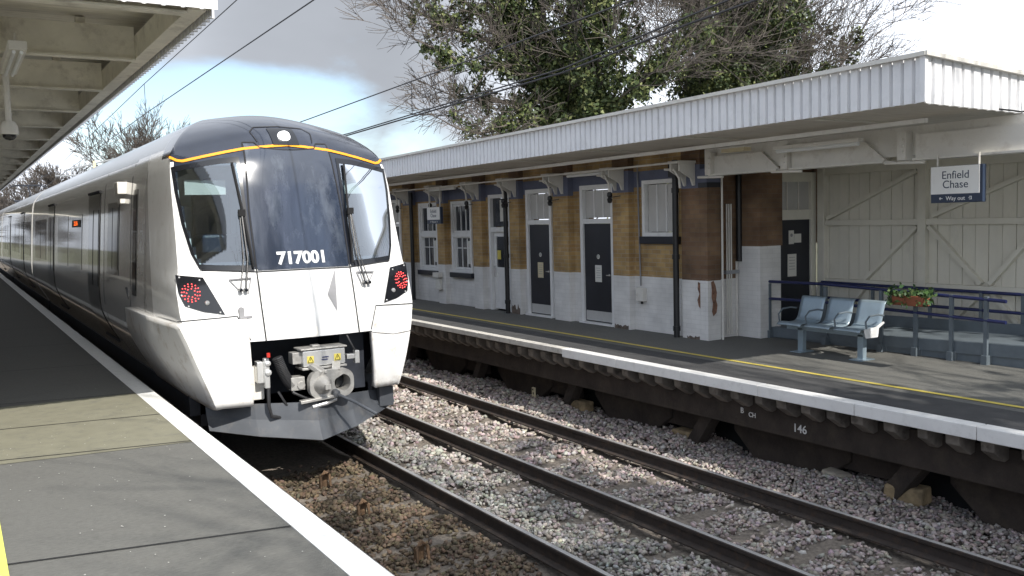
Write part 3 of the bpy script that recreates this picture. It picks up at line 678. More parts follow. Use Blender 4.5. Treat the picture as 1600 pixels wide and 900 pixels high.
# coupler head: rounded face plate with cone and funnel
def rrect(cx, cz, w, h, r, n=8):
    out = []
    for (sx, sz, a0) in ((1,1,0),(-1,1,90),(-1,-1,180),(1,-1,270)):
        for k in range(n+1):
            a = R(a0+90*k/n); out.append((cx+sx*(w/2-r)+r*math.cos(a), cz+sz*(h/2-r)+r*math.sin(a)))
    return out
outer = rrect(XC+.10, 1.06, .56, .34, .13)
g = MB(); hx, hz, hr = XC+.235, 1.06, .105
n = len(outer); hole = []
for (x, z) in outer:
    a = math.atan2((z-hz), (x-hx)); hole.append((hx+hr*math.cos(a), hz+hr*math.sin(a)))
yf, yb = 10.47, 10.58
g.v += [(x, yf, z) for x, z in outer] + [(x, yf, z) for x, z in hole] + [(x, yb, z) for x, z in outer] + [(x, yb+.12, z) for x, z in hole]
for i in range(n):
    j = (i+1) % n
    for q in ((i, j, n+j, n+i), (i, 2*n+i, 2*n+j, j), (n+i, n+j, 3*n+j, 3*n+i)): g.f.append(q); g.m.append(0)
hd = g.build('coupler_head', 'cast', train, smooth=True, sharp=30)
g = MB(); g.lathe((hx, 10.7, hz), [(0,0),(.105,0)], 'y', 20); g.lathe((XC+.1,10.6,1.06), [(.10,0),(.14,.1),(.14,.9)], 'y', 14); g.build('funnel_back', 'tblack', hd)
g = MB(); g.lathe((XC-.02, 10.47, 1.06), [(0,-.17),(.028,-.165),(.045,-.13),(.115,0),(.118,.01)], 'y', 24); g.box(XC-.055,XC+.015,10.28,10.31,1.03,1.09); g.build('cone', 'cast', hd, smooth=True, sharp=30)
g = MB(); g.bar((XC+.0,10.49,1.20),(XC-.10,10.62,1.29),.12,.05); g.bar((XC+.16,10.49,1.21),(XC+.22,10.62,1.29),.10,.05); g.bar((XC-.30,10.50,.875),(XC+.12,10.46,.915),.10,.035); g.lathe((XC+.02,10.45,1.215),[(0,0),(.02,0),(.02,.03)],'y',8)
g.box(XC-.36,XC-.19,10.62,10.8,1.0,1.16); g.lathe((XC-.24,10.60,1.06),[(0,0),(.05,0),(.05,.1)],'y',10)
g.build('bracket', 'cast', hd, bevel=.005)
g = MB(); g.tube([(XC+.15,10.40,.93),(XC+.30,10.22,.84),(XC+.46,9.98,.72)], .019, 8); g.lathe((XC+.13,10.44,.945),[(0,-.05),(.045,-.04),(.05,.03)],'y',10); g.build('coupling_bar', 'pilot', hd)
g = MB()
pts = [Vector((XC-.50+.17*t, 10.68, 1.42-.36*t-.05*math.sin(t*3))) for t in np.linspace(0,1,49)]
g.tube(pts, [.055+.013*(k % 2)*1 for k in range(49)], 12); g.build('ribbed_hose', 'rubber', train)
g = MB(); g.box(XC-.73,XC-.66,10.72,10.85,1.12,1.38); g.box(XC-.66,XC-.60,10.66,10.74,1.06,1.42); g.lathe((XC-.62,10.68,1.25),[(0,-.05),(.04,-.04),(.04,.05)],'y',10); g.lathe((XC-.62,10.68,1.36),[(0,-.05),(.035,-.04),(.035,.05)],'y',10); g.build('air_valve', 'alu', train, bevel=.01)
g = MB(); g.lathe((XC-.62,10.62,1.44),[(0,0),(.022,0),(.022,.05)],'z',10); g.build('valve_knob', 'red', train)
g = MB(); g.tube([(XC-.62,10.68,1.06),(XC-.63,10.66,.85),(XC-.60,10.66,.72),(XC-.40,10.70,.66),(XC-.2,10.8,.68)], .022, 8); g.tube([(XC-.5,10.7,1.0),(XC-.42,10.66,.84),(XC-.28,10.68,.74)], .015, 6); g.tube([(XC+.42,10.75,1.60),(XC+.46,10.7,1.48),(XC+.52,10.72,1.38)], .012, 6); g.tube([(XC-.3,10.7,1.1),(XC-.34,10.62,.98),(XC-.2,10.6,.9),(XC-.05,10.62,.88)], .018, 6)
g.build('air_hose', 'rubber', train, smooth=True)
g = MB(); g.box(XC+.50,XC+.56,10.70,10.78,1.24,1.40); g.box(XC+.40,XC+.50,10.72,10.8,1.30,1.36); g.build('small_valve', 'alu', train, bevel=.006); g = MB(); g.tube([(XC-.15,10.5,.80),(XC+.02,10.48,.83),(XC+.16,10.52,.86)], .028, 8); g.build('small_valve', 'alu', train, bevel=.006)
g = MB(); g.box(XC-.78,XC-.62,10.86,11.0,.9,1.3); g.build('cream_box', 'offwhite', train, bevel=.01)
# deflector under the front
DX = [-1.24,-.75,-.10,.45,.90,1.24]
def defl(i, v):
    x = DX[i]; y = 10.42+.62*abs(x+.08)**1.25 + .06*v; z0 = .42+.15*(abs(x+.05)/1.24)**1.3; return (XC+x, y-(1-v)*.10*(.4 if v == .5 else 1), z0+((.86 if x < .8 else .80)-z0)*v)
g = MB()
for i in range(5):
    for v0, v1 in ((0, .5), (.5, 1)): g.add([defl(i, v0), defl(i+1, v0), defl(i+1, v1), defl(i, v1)], [(0,1,2,3)])
import bmesh
d = g.build('deflector', 'pilot', train); bm_ = bmesh.new(); bm_.from_mesh(d.data); bmesh.ops.remove_doubles(bm_, verts=bm_.verts, dist=.0005); bm_.to_mesh(d.data); bm_.free()
s_ = d.modifiers.new('thick', 'SOLIDIFY'); s_.thickness = .03
for s in (1,):
    g = MB(); g.box(XC+s*1.03-.10, XC+s*1.03+.10, 10.98, 11.25, .58, .84); g.build('deflector_bracket', 'pilot', train, bevel=.01)
# body sides of three cars
ZB = [z for z in np.linspace(.75, 4.57, 50)]
def body(y0, y1, name):
    b = MB(); pr = [(-row(z)[3], z) for z in ZB] + [(row(z)[3], z) for z in ZB[::-1]]
    for y in (y0, y1):
        for x, z in pr: b.v.append((XC+x, y, z))
    n = len(pr)
    for i in range(n):
        j = (i+1) % n; z = (pr[i][1]+pr[j][1])/2; b.f.append((i, j, n+j, n+i)); b.m.append(1 if z > 3.93 else 0)
    b.f += [tuple(range(n))[::-1], tuple(range(n, 2*n))]; b.m += [0, 0]
    return b.build(name, ['tside', 'troof'], train, smooth=True, sharp=50)
body(14.0, 32.3, 'car_body'); body(32.75, 51.6, 'car_body'); body(52.05, 70.9, 'car_body')
for y in (32.3, 51.6):
    g = MB(); g.box(XC-1.2, XC+1.2, y, y+.45, 1.0, 4.1); g.build('gangway', 'tblack', train)
for y0, y1 in ((11.9,32.3),(32.75,51.6),(52.05,70.9)):
    g = MB(); g.box(XC-1.15, XC+1.15, y0, y1, .45, .76); g.build('underframe', 'tunder', train)
    for yb_ in (y0+2.2, y1-3.4):
        g = MB()
        for yy in (yb_-1.0, yb_+1.0):
            for s in (-1, 1): g.lathe((XC+s*.75, yy, .42), [(0,-.06),(.42,-.06),(.42,.06),(0,.06)], 'x', 20)
            g.tube([(XC-.9,yy,.42),(XC+.9,yy,.42)], .08, 8)
        for s in (-1, 1): g.box(XC+s*.98-.06, XC+s*.98+.06, yb_-1.4, yb_+1.4, .35, .6)
        g.build('bogie', 'tunder', train)
def spatch(name, y0, y1, z0, z1, m, off=.006, parent=None, sides=(-1, 1)):
    o = None
    for s in sides:
        g = MB(); g.grid(lambda u, v: side(y0+(y1-y0)*u, z0+(z1-z0)*v, off, s), 1, 14); o = g.build(name, m, parent or train, smooth=True)
    return o
for base in (0, 18.9, 37.75):
    for (d0, d1) in ((17.3,18.75),(25.4,26.9)):
        for s in (-1, 1):
            g = MB(); g.grid(lambda u, v: side(d0+base+(d1-d0)*u, 1.05+2.6*v, .012, s), 2, 16); dr = g.build('door', 'tblack', train, smooth=True)
            for q in (.06, .54):
                g = MB(); g.grid(lambda u, v: side(d0+base+(d1-d0)*(q+.40*u), 2.0+1.35*v, .018, s), 1, 8); g.build('door_glass', 'darkpane', dr, smooth=True)
            g = MB()
            for zz in (1.03, 3.66): g.bar(side(d0+base-.05, zz, .02, s), side(d1+base+.05, zz, .02, s), .03, .04)
            g.build('door_rail', 'seam', dr)
    for (a, b) in ((19.8,22.0),(22.25,24.45),(27.6,29.2),(29.4,31.2)):
        spatch('window', a+base, b+base, 2.22, 3.32, 'darkpane')
    if base: spatch('window', 15.2+base-.9, 16.9+base, 2.22, 3.32, 'darkpane')
    for k in range(4):
        y = 15.2+base+4.1*k
        for s in (-1, 1):
            g = MB(); g.bar((XC+s*1.13,y,4.13), (XC+s*1.13,y+1.7,4.13), .16, .03, upv=(s*.5,0,1)); g.build('roof_vent', 'tunder', train)
    g = MB()
    for k in range(9): g.lathe((XC+.1, 20.5+base+.5*k, 4.56), [(.05,-.03),(.09,.02),(.04,.05),(.09,.08),(.04,.11),(.08,.14),(0,.16)], 'z', 8)
    g.build('roof_insulators', 'insul', train)
g = MB()
for k in range(5): g.lathe((XC-.35, 13.6+.42*k, 4.49), [(.03,-.06),(.05,.0),(.03,.02),(.05,.04),(0,.06)], 'z', 8)
g.build('roof_insulators', 'insul', train)
dsp = MB(); dsp.grid(lambda u, v: side(19.95+1.5*u, 3.06+.15*v, .012, -1), 1, 3); dp = dsp.build('destination_display', 'black', train)
text_obj('led_text', '22:36', .15, None, 'orangeled', dp, bold=.004, extr=.001, mapf=lambda c: side(20.75-c.x*1.9, 3.135+c.y*.8, .016, -1))
for s in (-1, 1):
    w_ = spatch('cab_side_window', 15.2, 16.35, 2.28, 3.42, 'tblack', sides=(s,))
    spatch('pane', 15.28, 15.78, 2.36, 3.34, 'darkpane', .010, w_, (s,)); spatch('pane', 15.84, 16.28, 2.36, 3.34, 'darkpane', .010, w_, (s,))
    spatch('door_slot', 13.60, 13.95, 2.05, 3.55, 'tblack', sides=(s,)); spatch('slot_glass', 13.66, 13.89, 2.12, 3.48, 'darkpane', .010, sides=(s,))
    spatch('panel_gap', 14.10, 14.13, .9, 3.93, 'seam', .004, sides=(s,)); spatch('panel_gap', 16.75, 16.78, .9, 3.93, 'seam', .004, sides=(s,)); spatch('panel_gap', 12.95, 12.965, 1.2, 3.9, 'seam', .004, sides=(s,))
    g = MB(); p = side(14.75, 3.62, .05, s); g.box(p[0]-.08, p[0]+.08, 14.62, 14.9, 3.52, 3.70); g.box(p[0]-.05, p[0]+.05, 14.9, 15.1, 3.58, 3.66); g.box(p[0]-.04,p[0]+.04,14.7,14.95,3.38,3.46); g.build('side_camera', 'offwhite', train, bevel=.01)
    g = MB(); g.bar(side(14.3,2.15,.03,s), side(14.3,1.2,.03,s), .03, .03); g.build('grab_rail', 'tblack', train)
# pantograph of the second car
pg = MB(); X0 = XC
pg.tube([(X0,55.2,4.5),(X0,53.9,4.95)], .05, 6); pg.tube([(X0,53.9,4.95),(X0,55.1,5.45)], .035, 6)
pg.tube([(X0-.85,55.1,5.36),(X0-.6,55.1,5.46),(X0+.6,55.1,5.46),(X0+.85,55.1,5.36)], .035, 6); pg.tube([(X0-.6,55.4,5.46),(X0+.6,55.4,5.46)], .035, 6)
pg.tube([(X0-.6,55.1,5.46),(X0-.6,55.4,5.46)], .03, 6); pg.tube([(X0+.6,55.1,5.46),(X0+.6,55.4,5.46)], .03, 6); pg.tube([(X0-.7,54.9,4.62),(X0+.7,54.9,4.62)], .06, 6)
pg.build('pantograph', 'tunder', train)
#@@PART3
# ------------------------------------------------------------------ station building on the far platform
WX, PX = 10.46, 10.33                                  # recessed wall face, pilaster face
st = thing('station_building', (11.5, 16, PZ), 'long single storey station building of yellow brick over a white painted base', 'building')
OPEN = [('win',11.57,12.48,2.63,3.61),('door',13.30,14.34,.95,3.60),('door',15.33,16.29,.95,3.60),('door',16.92,17.86,.95,3.55),('win',18.67,19.68,1.74,3.47),('win',20.42,21.47,1.74,3.45),
        ('door',22.6,23.6,.95,3.55),('win',24.6,25.6,1.74,3.45),('win',27.0,28.0,1.74,3.45)]
def wall_cells(x0, x1, y0, y1, bands, opens, name):
    g = MB()
    for i, (z0, z1, m) in enumerate(bands):
        ys = sorted({y0, y1} | {v for o in opens for v in (o[1], o[2])}); zz = sorted({z0, z1} | {min(max(v, z0), z1) for o in opens for v in (o[3], o[4])})
        for a, b in zip(ys, ys[1:]):
            for c, d in zip(zz, zz[1:]):
                my, mz = (a+b)/2, (c+d)/2
                if any(o[1] < my < o[2] and o[3] < mz < o[4] for o in opens): continue
                g.box(x0, x1, a, b, c, d, i)
    g.build(name, [b[2] for b in bands], st, recalc=False)
wall_cells(WX, WX+.3, 10.95, 34, [(PZ-.01,1.92,'brick_w'),(1.92,3.50,'brick'),(3.50,3.78,'blue'),(3.78,4.3,'brick')], OPEN, 'wall')
PIL = [(10.92,11.36),(12.74,13.2),(14.6,15.12),(16.42,16.8),(18.02,18.42),(19.86,20.24),(21.7,22.2),(23.9,24.3),(26.0,26.5),(28.6,29.1)]
for y0, y1 in PIL:
    for z0, z1, m in ((PZ-.01,1.92,'brick_w'),(1.92,3.42,'brick_dk' if y0 < 11 else 'brick'),(3.42,3.80,'blue'),(3.80,4.3,'brick_dk')):
        g = MB(); g.box(PX, WX, y0, y1, z0, z1); g.build('pilaster', m, st)
# end wall facing the camera
g = MB(); g.box(PX+.002, 10.62, 10.76, 10.92, PZ-.01, 1.92); g.box(10.62, 11.16, 10.9, 11.1, PZ-.01, 1.92); g.box(11.14, 11.62, 10.40, 11.0, PZ-.01, 2.45); g.build('end_wall', 'brick_w', st)
g = MB(); g.box(PX+.002, 10.62, 10.76, 10.92, 1.92, 3.5); g.box(10.62, 11.18, 10.9, 11.1, 1.92, 4.2); g.box(11.14, 11.66, 10.40, 11.0, 2.45, 4.2); g.build('end_wall', 'brick_dk', st)
g = MB(); g.box(PX-.01, 10.64, 10.75, 10.93, 3.5, 3.72); g.box(PX-.02,10.64,10.74,10.94,3.42,3.5,1); g.build('pier_cap', ['blue','navy'], st)
# peeling patch on the corner of the base
random.seed(3)
g = MB(); pts = [(10.755-.0, 10.36+x*1.0, z) for x, z in ((.03,1.9),(.09,1.92),(.13,1.84),(.16,1.72),(.14,1.6),(.17,1.52),(.15,1.40),(.08,1.34),(.05,1.42),(.07,1.55),(.04,1.66),(.05,1.78))]
g.add([(p[1], p[0]-.006, p[2]) for p in pts], [tuple(range(12))]); g.build('peeling_patch', 'peel', st)
g = MB(); g.add([(PX-.004, 10.93+a, z) for a, z in ((0,1.88),(.05,1.9),(.06,1.78),(.02,1.7),(.07,1.6),(.04,1.5),(.0,1.46))], [tuple(range(7))]); g.build('peeling_patch', 'peel', st)
for (y, w, h) in ((16.45,.34,.26),(12.78,.4,.09),(10.95,.30,.06)):
    g = MB(); n = 9; x = PX-.004 if any(a <= y <= b for a, b in PIL) else WX-.004
    vs = [(x, y+w*i/n, PZ) for i in range(n+1)] + [(x, y+w*i/n, PZ+h*random.uniform(.35,1)) for i in range(n, -1, -1)]
    g.add(vs, [tuple(range(len(vs)))]); g.build('soot_mark', 'soot', st)
# parapet coping just under the canopy, floor step
def pane_set(par, x, y0, y1, z0, z1, n, m, bar='white', bw=.022, hz=()):
    g = MB(); g.box(x+.02, x+.03, y0, y1, z0, z1); p = g.build('pane', m, par)
    g = MB()
    for k in range(1, n): yy = y0+(y1-y0)*k/n; g.box(x, x+.02, yy-bw/2, yy+bw/2, z0, z1)
    for h in hz: g.box(x-.002, x+.02, y0, y1, h-bw/2, h+bw/2)
    if n > 1 or hz: g.build('glazing_bar', bar, p)
def frame(name, par, x0, x1, y0, y1, z0, z1, w, m='white', bottom=True):
    g = MB(); g.box(x0, x1, y0, y0+w, z0, z1); g.box(x0, x1, y1-w, y1, z0, z1); g.box(x0, x1, y0+w, y1-w, z1-w, z1)
    if bottom: g.box(x0, x1, y0+w, y1-w, z0, z0+w)
    return g.build(name, m, par, bevel=.004)
XW = WX-.04
# small high window
w = frame('window', st, XW, WX+.12, 11.57, 12.48, 2.63, 3.61, .07); pane_set(w, WX+.02, 11.66, 12.39, 2.71, 3.53, 3, 'frosted')
g = MB(); g.box(XW-.03, WX+.02, 11.52, 12.53, 2.50, 2.63); g.build('sill', 'navy', st, bevel=.01)
def big_window(y0, y1):
    w = frame('window', st, XW, WX+.12, y0, y1, 1.74, 3.46, .075)
    g = MB(); g.box(XW+.01, WX+.1, y0+.075, y1-.075, 2.60, 2.70); g.build('transom', 'white', w)
    frame('sash', w, WX+.0, WX+.05, y0+.085, y1-.085, 2.70, 3.38, .05); frame('sash', w, WX+.02, WX+.07, y0+.085, y1-.085, 1.82, 2.62, .05)
    pane_set(w, WX+.03, y0+.13, y1-.13, 2.75, 3.33, 3, 'darkpane'); pane_set(w, WX+.05, y0+.13, y1-.13, 1.87, 2.57, 3, 'darkpane', hz=(2.33,))
    g = MB(); g.box(WX+.066, WX+.069, y0+.2, y0+.42, 1.95, 2.5); g.build('poster', 'paper', w)
    g = MB(); g.box(XW-.06, WX+.02, y0-.03, y1+.03, 1.62, 1.74); g.build('sill', 'navy', st, bevel=.01)
for a, b in ((18.67,19.68),(20.42,21.47),(24.6,25.6),(27.0,28.0)): big_window(a, b)
def dark_door(y0, y1, sign):
    f_ = frame('door_frame', st, XW, WX+.12, y0, y1, PZ, 3.6, .085, bottom=False)
    g = MB(); g.box(XW+.012, WX+.1, y0+.085, y1-.085, 2.87, 2.96); g.build('transom_bar', 'white', f_); g = MB(); g.box(XW-.05, WX+.1, y0-.02, y1+.02, PZ-.01, PZ+.035); g.build('threshold', 'white', f_)
    pane_set(f_, WX+.02, y0+.1, y1-.1, 2.98, 3.50, 3, 'frosted')
    g = MB(); g.box(WX+.0, WX+.05, y0+.09, y1-.09, PZ+.04, 2.865); d_ = g.build('door', 'navy', st, bevel=.004)
    g = MB(); g.box(WX-.006, WX-.001, y0+.12, y1-.12, PZ+.06, PZ+.25); g.build('kick_plate', 'steelkick', d_)
    g = MB(); ym = (y0+y1)/2; g.lathe((WX-.004, ym, 2.24), [(0,-.004),(.042,-.003),(.045,.003)], 'x', 20); g.build('round_sign', 'paper', d_)
    g = MB(); g.lathe((WX-.009, ym, 2.262), [(0,-.002),(.010,-.001),(.011,.002)], 'x', 10); g.box(WX-.011, WX-.0085, ym-.009, ym+.009, 2.218, 2.25); g.build('person_symbol', 'black', d_)
    g = MB(); g.box(WX-.008, WX-.001, ym-.10, ym+.10, 1.76, 2.08); n_ = g.build('notice', sign, d_)
    g = MB()
    for k in range(5): g.box(WX-.0105, WX-.009, ym-.07, ym+.07-.02*(k % 2), 2.02-.045*k, 2.027-.045*k)
    g.build('notice_line', 'grey', n_)
    g = MB(); g.lathe((WX-.03, y0+.16, 1.9), [(0,0),(.02,0),(.02,.03)], 'x', 8); g.box(WX-.035,WX-.03,y0+.15,y0+.25,1.89,1.905); g.build('handle', 'alu', d_)
    return d_
dark_door(13.30, 14.34, 'paper'); dark_door(15.33, 16.29, 'cream_notice'); dark_door(22.6, 23.6, 'paper')
# white glazed door
f_ = frame('door_frame', st, XW, WX+.12, 16.92, 17.86, PZ, 3.55, .08, bottom=False)
g = MB(); g.box(XW+.012, WX+.1, 17.0, 17.78, 2.72, 2.82); g.build('transom_bar', 'white', f_)
pane_set(f_, WX+.02, 17.01, 17.77, 2.83, 3.46, 1, 'darkpane')
g = MB(); g.box(WX+.01, WX+.015, 17.03, 17.42, 2.95, 3.42); g.build('poster', 'paper', f_)
d_ = frame('door', st, WX+.04, WX+.09, 17.01, 17.77, PZ+.03, 2.71, .10, bottom=True)
g = MB(); g.box(WX+.05, WX+.08, 17.11, 17.67, PZ+.1, 1.80); g.box(WX+.04, WX+.09, 17.1, 17.68, 1.80, 1.92); g.build('lower_panel', 'white', d_, bevel=.004)
g = MB(); g.box(WX+.06, WX+.07, 17.1, 17.68, 1.9, 2.62); g.build('glass', 'darkpane', d_)
g = MB(); g.box(WX+.05, WX+.055, 17.5, 17.65, 2.1, 2.3); g.build('yellow_sticker', 'yellow', d_)
g = MB(); g.box(WX+.052, WX+.056, 17.15, 17.33, 1.93, 2.2); g.box(WX+.052,WX+.056,17.15,17.28,2.24,2.42); g.build('notice', 'paper', d_)
g = MB(); g.box(WX+.0, WX+.03, 17.70, 17.73, 1.7, 1.95); g.build('handle', 'alu', d_)
# door in the end wall, boarded wall, ramp
EY = 10.62
g = MB(); g.box(11.66, 12.9, EY+.06, EY+.2, 3.66, 4.2); g.box(12.72, 13.0, EY+.02, EY+.2, 2.45, 4.2); g.build('end_wall', 'brick_dk', st)
f_ = MB(); f_.box(11.66, 11.78, EY-.02, EY+.1, 1.12, 3.66); f_.box(12.60, 12.72, EY-.02, EY+.1, 1.12, 3.66); f_.box(11.78, 12.60, EY-.02, EY+.1, 3.5, 3.66); f_.box(11.78, 12.60, EY-.018, EY+.1, 2.86, 3.03); fo = f_.build('door_frame', 'cream', st, bevel=.004)
g = MB(); g.box(11.78, 12.60, EY+.04, EY+.05, 3.03, 3.5); p_ = g.build('pane', 'frosted', fo)
g = MB()
for xx in (12.05, 12.33): g.box(xx-.012, xx+.012, EY+.02, EY+.04, 3.03, 3.5)
g.build('glazing_bar', 'offwhite', p_)
g = MB(); g.box(11.78, 12.60, EY+.02, EY+.07, 1.14, 2.86); d_ = g.build('door', 'navy', st)
g = MB(); g.box(12.08, 12.20, EY+.01, EY+.02, 2.45, 2.68); g.box(12.21, 12.38, EY+.01, EY+.02, 2.47, 2.62); g.box(12.05, 12.26, EY+.01, EY+.02, 1.90, 2.28); n_ = g.build('notice', 'paper', d_)
g = MB()
for k in range(5): g.box(12.08, 12.22, EY+.006, EY+.009, 2.22-.05*k, 2.228-.05*k)
g.lathe((12.14, EY+.007, 2.60), [(0,-.001),(.03,-.001),(.03,.002)], 'y', 12); g.build('notice_line', 'grey', n_)
# pipes and conduits of the building
def pipe(name, pts, r, m, par=st, n=10): g = MB(); g.tube(pts, r, n); return g.build(name, m, par, smooth=True)
dp = pipe('downpipe', [(PX-.06,11.44,PZ),(PX-.06,11.44,3.9)], .052, 'black')
for z in (1.1,2.3,3.4): g = MB(); g.lathe((PX-.06,11.44,z), [(.05,-.04),(.064,-.04),(.064,.04),(.05,.04)], 'z', 12); g.build('pipe_collar', 'black', dp)
g = MB(); g.box(PX-.14,PX+.02,11.36,11.52,3.62,3.85); g.build('hopper_head', 'black', dp)
dp = pipe('downpipe', [(PX-.06,16.86,PZ),(PX-.06,16.86,3.75)], .05, 'black')
for z in (1.2,2.2,3.3): g = MB(); g.lathe((PX-.06,16.86,z), [(.05,-.04),(.062,-.04),(.062,.04),(.05,.04)], 'z', 12); g.build('pipe_collar', 'black', dp)
pipe('downpipe', [(PX-.05,21.6,PZ),(PX-.05,21.6,3.75)], .05, 'black')
pipe('downpipe', [(11.12,10.84,2.2),(11.12,10.84,3.7)], .05, 'black')
pipe('conduit', [(10.62,10.72,PZ),(10.62,10.72,3.6)], .018, 'offwhite', n=6)
for dx in (0, .05, .10): pipe('conduit', [(10.86+dx,10.86,1.0),(10.86+dx,10.86,3.15)], .014, 'offwhite', n=6)
g = MB(); g.box(10.82, 11.12, 10.84, 10.9, 2.0, 2.06); g.build('conduit_clamp', 'galv', st)
pipe('conduit', [(11.10,10.88,PZ),(11.10,10.88,2.2)], .02, 'offwhite', n=6)
pipe('conduit', [(WX-.03,12.55,1.75),(WX-.03,12.6,3.9)], .014, 'grey', n=6)
g = MB(); g.box(WX-.10, WX, 12.42, 12.62, 1.48, 1.72); mb_ = g.build('meter_box', 'offwhite', st, bevel=.008)
g = MB(); g.tube([(WX-.05,12.5,1.49),(WX-.05,12.5,1.43)], .02, 8); g.build('cable_gland', 'black', mb_)
g = MB(); g.box(PX-.14, PX-.01, 20.0, 20.3, 1.60, 1.72); g.box(PX-.10,PX-.01,20.02,20.28,1.3,1.34); lf_ = g.build('leaflet_shelf', 'offwhite', st, bevel=.008)
g = MB(); g.box(PX-.08, PX-.01, 20.04, 20.26, 1.34, 1.56); g.build('leaflets', 'paper', lf_)
g = MB(); g.box(WX-.02, WX, 15.1, 15.25, 2.1, 2.3); g.build('small_box', 'offwhite', st)
# boarded wall behind the open end of the platform
bw = thing('boarded_wall', (12.75, 6, PZ), 'cream painted boarded wall with diagonal timber braces behind the bench', 'wall')
g = MB()
for k in range(60):
    y = 10.55-.2*(k+1); g.box(12.75+.006*(k % 2), 12.82, y+.004, y+.196, PZ-.1, 4.05)
g.build('boards', 'cream', bw)
XT = 12.70
for y in (10.45, 8.56, 6.67, 4.78, 2.89):
    g = MB(); g.box(XT-.05, XT+.05, y-.07, y+.07, PZ, 3.95); g.build('post', 'creamtrim', bw, bevel=.006)
for z, h in ((3.66,.12),(2.79,.09),(1.80,.10)):
    for y in (8.63, 6.74, 4.85, 2.96):
        g = MB(); g.box(XT-.03, XT+.048, y, y+1.75, z-h/2, z+h/2); g.build('rail', 'creamtrim', bw, bevel=.004)
def brace(ya, za, yb, zb): g = MB(); g.bar((XT+.01,ya,za), (XT+.01,yb,zb), .06, .085, upv=(1,0,0)); g.build('brace', 'creamtrim', bw)
brace(10.35,2.86,8.66,3.58); brace(8.66,2.72,9.6,1.86); brace(9.6,1.74,10.2,.98)
brace(8.46,2.72,7.62,1.88); brace(7.5,1.88,6.76,2.74); brace(6.8,3.5,8.4,2.88); brace(7.62,1.74,8.4,1.0); brace(7.45,1.74,6.75,1.0); brace(8.4,2.86,6.8,3.58) if False else None
brace(6.6,2.72,5.8,1.88); brace(5.7,1.88,4.9,2.74); brace(6.6,2.86,4.9,3.55)
# ramp with blue handrails
rm = thing('access_ramp', (12, 8.5, PZ), 'grey ramp with dark blue handrails against the boarded wall', 'ramp')
g = MB(); g.add([(11.42,10.42,PZ-.01),(12.68,10.42,PZ-.01),(12.68,1.5,PZ-.01),(11.42,1.5,PZ-.01),(11.42,10.42,1.12),(12.68,10.42,1.12),(12.68,1.5,1.38),(11.42,1.5,1.38)], [(0,1,2,3),(4,7,6,5),(0,4,5,1),(1,5,6,2),(2,6,7,3),(3,7,4,0)]); g.build('ramp_deck', 'greysteel', rm)
zr = lambda y: 1.10+(10.42-y)*.028
for k, y in enumerate((10.40, 9.28, 8.3, 7.75, 7.22, 6.74)):
    g = MB(); g.box(11.33, 11.37, y-.025, y+.025, PZ, 1.84); g.box(11.30, 11.42, y-.04, y+.04, PZ, PZ+.12); g.build('front_post', 'greysteel', rm)
g = MB(); g.bar((11.40,10.42,zr(10.42)-.06), (11.40,1.5,zr(1.5)-.06), .03, .16); g.build('kerb', 'greysteel', rm)
for z0, z1 in ((1.87,1.81),(1.59,1.54)): pipe('front_handrail', [(11.35,10.42,z0),(11.35,9.3,z0+.01),(11.35,6.48,z1-.02)], .024, 'navyrail', rm)
for y in (10.3, 9.3, 8.3, 7.5, 6.9, 6.0): g = MB(); g.box(12.48, 12.52, y-.022, y+.022, zr(y), 1.80); g.build('back_post', 'greysteel', rm)
for z0, z1 in ((1.80,1.74),(1.54,1.48)): pipe('back_handrail', [(12.5,10.3,z0),(12.5,1.6,z1)], .024, 'navyrail', rm)
g = MB(); g.bar((12.45,10.4,1.2), (12.45,1.6,1.36), .03, .22); g.build('back_kerb', 'greysteel', rm)
# planter on the ramp rail
pl = thing('plant_trough', (11.28, 7.75, 1.72), 'terracotta trough of green plants hung on the ramp handrail', 'planter')
g = MB(); g.prism([(11.16,1.80),(11.34,1.80),(11.32,1.66),(11.18,1.66)], 'y', 7.52, 8.0); g.build('trough', 'terracotta', pl, bevel=.01)
def leafcloud(name, pts, size, parent, cols, seed=0, ncol=None):
    r = np.random.default_rng(seed); n = len(pts); P = np.array(pts); s = size*r.uniform(.6,1.4,n)
    a = r.normal(size=(n,3)); a /= np.linalg.norm(a,axis=1)[:,None]; b = np.cross(a, r.normal(size=(n,3))); b /= np.linalg.norm(b,axis=1)[:,None]
    c = np.cross(a, b)*.25
    q = np.stack([P-a*s[:,None], P+b*s[:,None]*.55+c*s[:,None], P+a*s[:,None], P-b*s[:,None]*.55+c*s[:,None]], 1).reshape(-1,3)
    col = np.array(cols)[r.integers(0, len(cols), n)]*r.uniform(.7,1.3,n)[:,None]
    cc_ = np.ones((n,4,4)); cc_[...,:3] = col[:,None,:]
    me = bpy.data.meshes.new(name); me.vertices.add(4*n); me.vertices.foreach_set('co', q.ravel()); me.loops.add(4*n); me.loops.foreach_set('vertex_index', np.arange(4*n,dtype=np.int32))
    me.polygons.add(n); me.polygons.foreach_set('loop_start', np.arange(0,4*n,4,dtype=np.int32)); me.update(calc_edges=True)
    at = me.attributes.new('tint','FLOAT_COLOR','POINT'); at.data.foreach_set('color', cc_.ravel().astype(np.float32)); me.materials.append(MT['leaf']); me.validate()
    o = bpy.data.objects.new(name, me); COL.objects.link(o)
    if parent: o.parent = parent; o.matrix_parent_inverse = Matrix.Translation(-parent.location)
    return o
rr = np.random.default_rng(5); pts = np.stack([rr.normal(11.24,.08,330), rr.uniform(7.42,8.12,330), 1.79+np.abs(rr.normal(0,.05,330))-.12*(rr.random(330) < .3)], 1)
leafcloud('foliage', pts, .038, pl, [(.05,.10,.03),(.03,.07,.025),(.08,.12,.04)], 2)
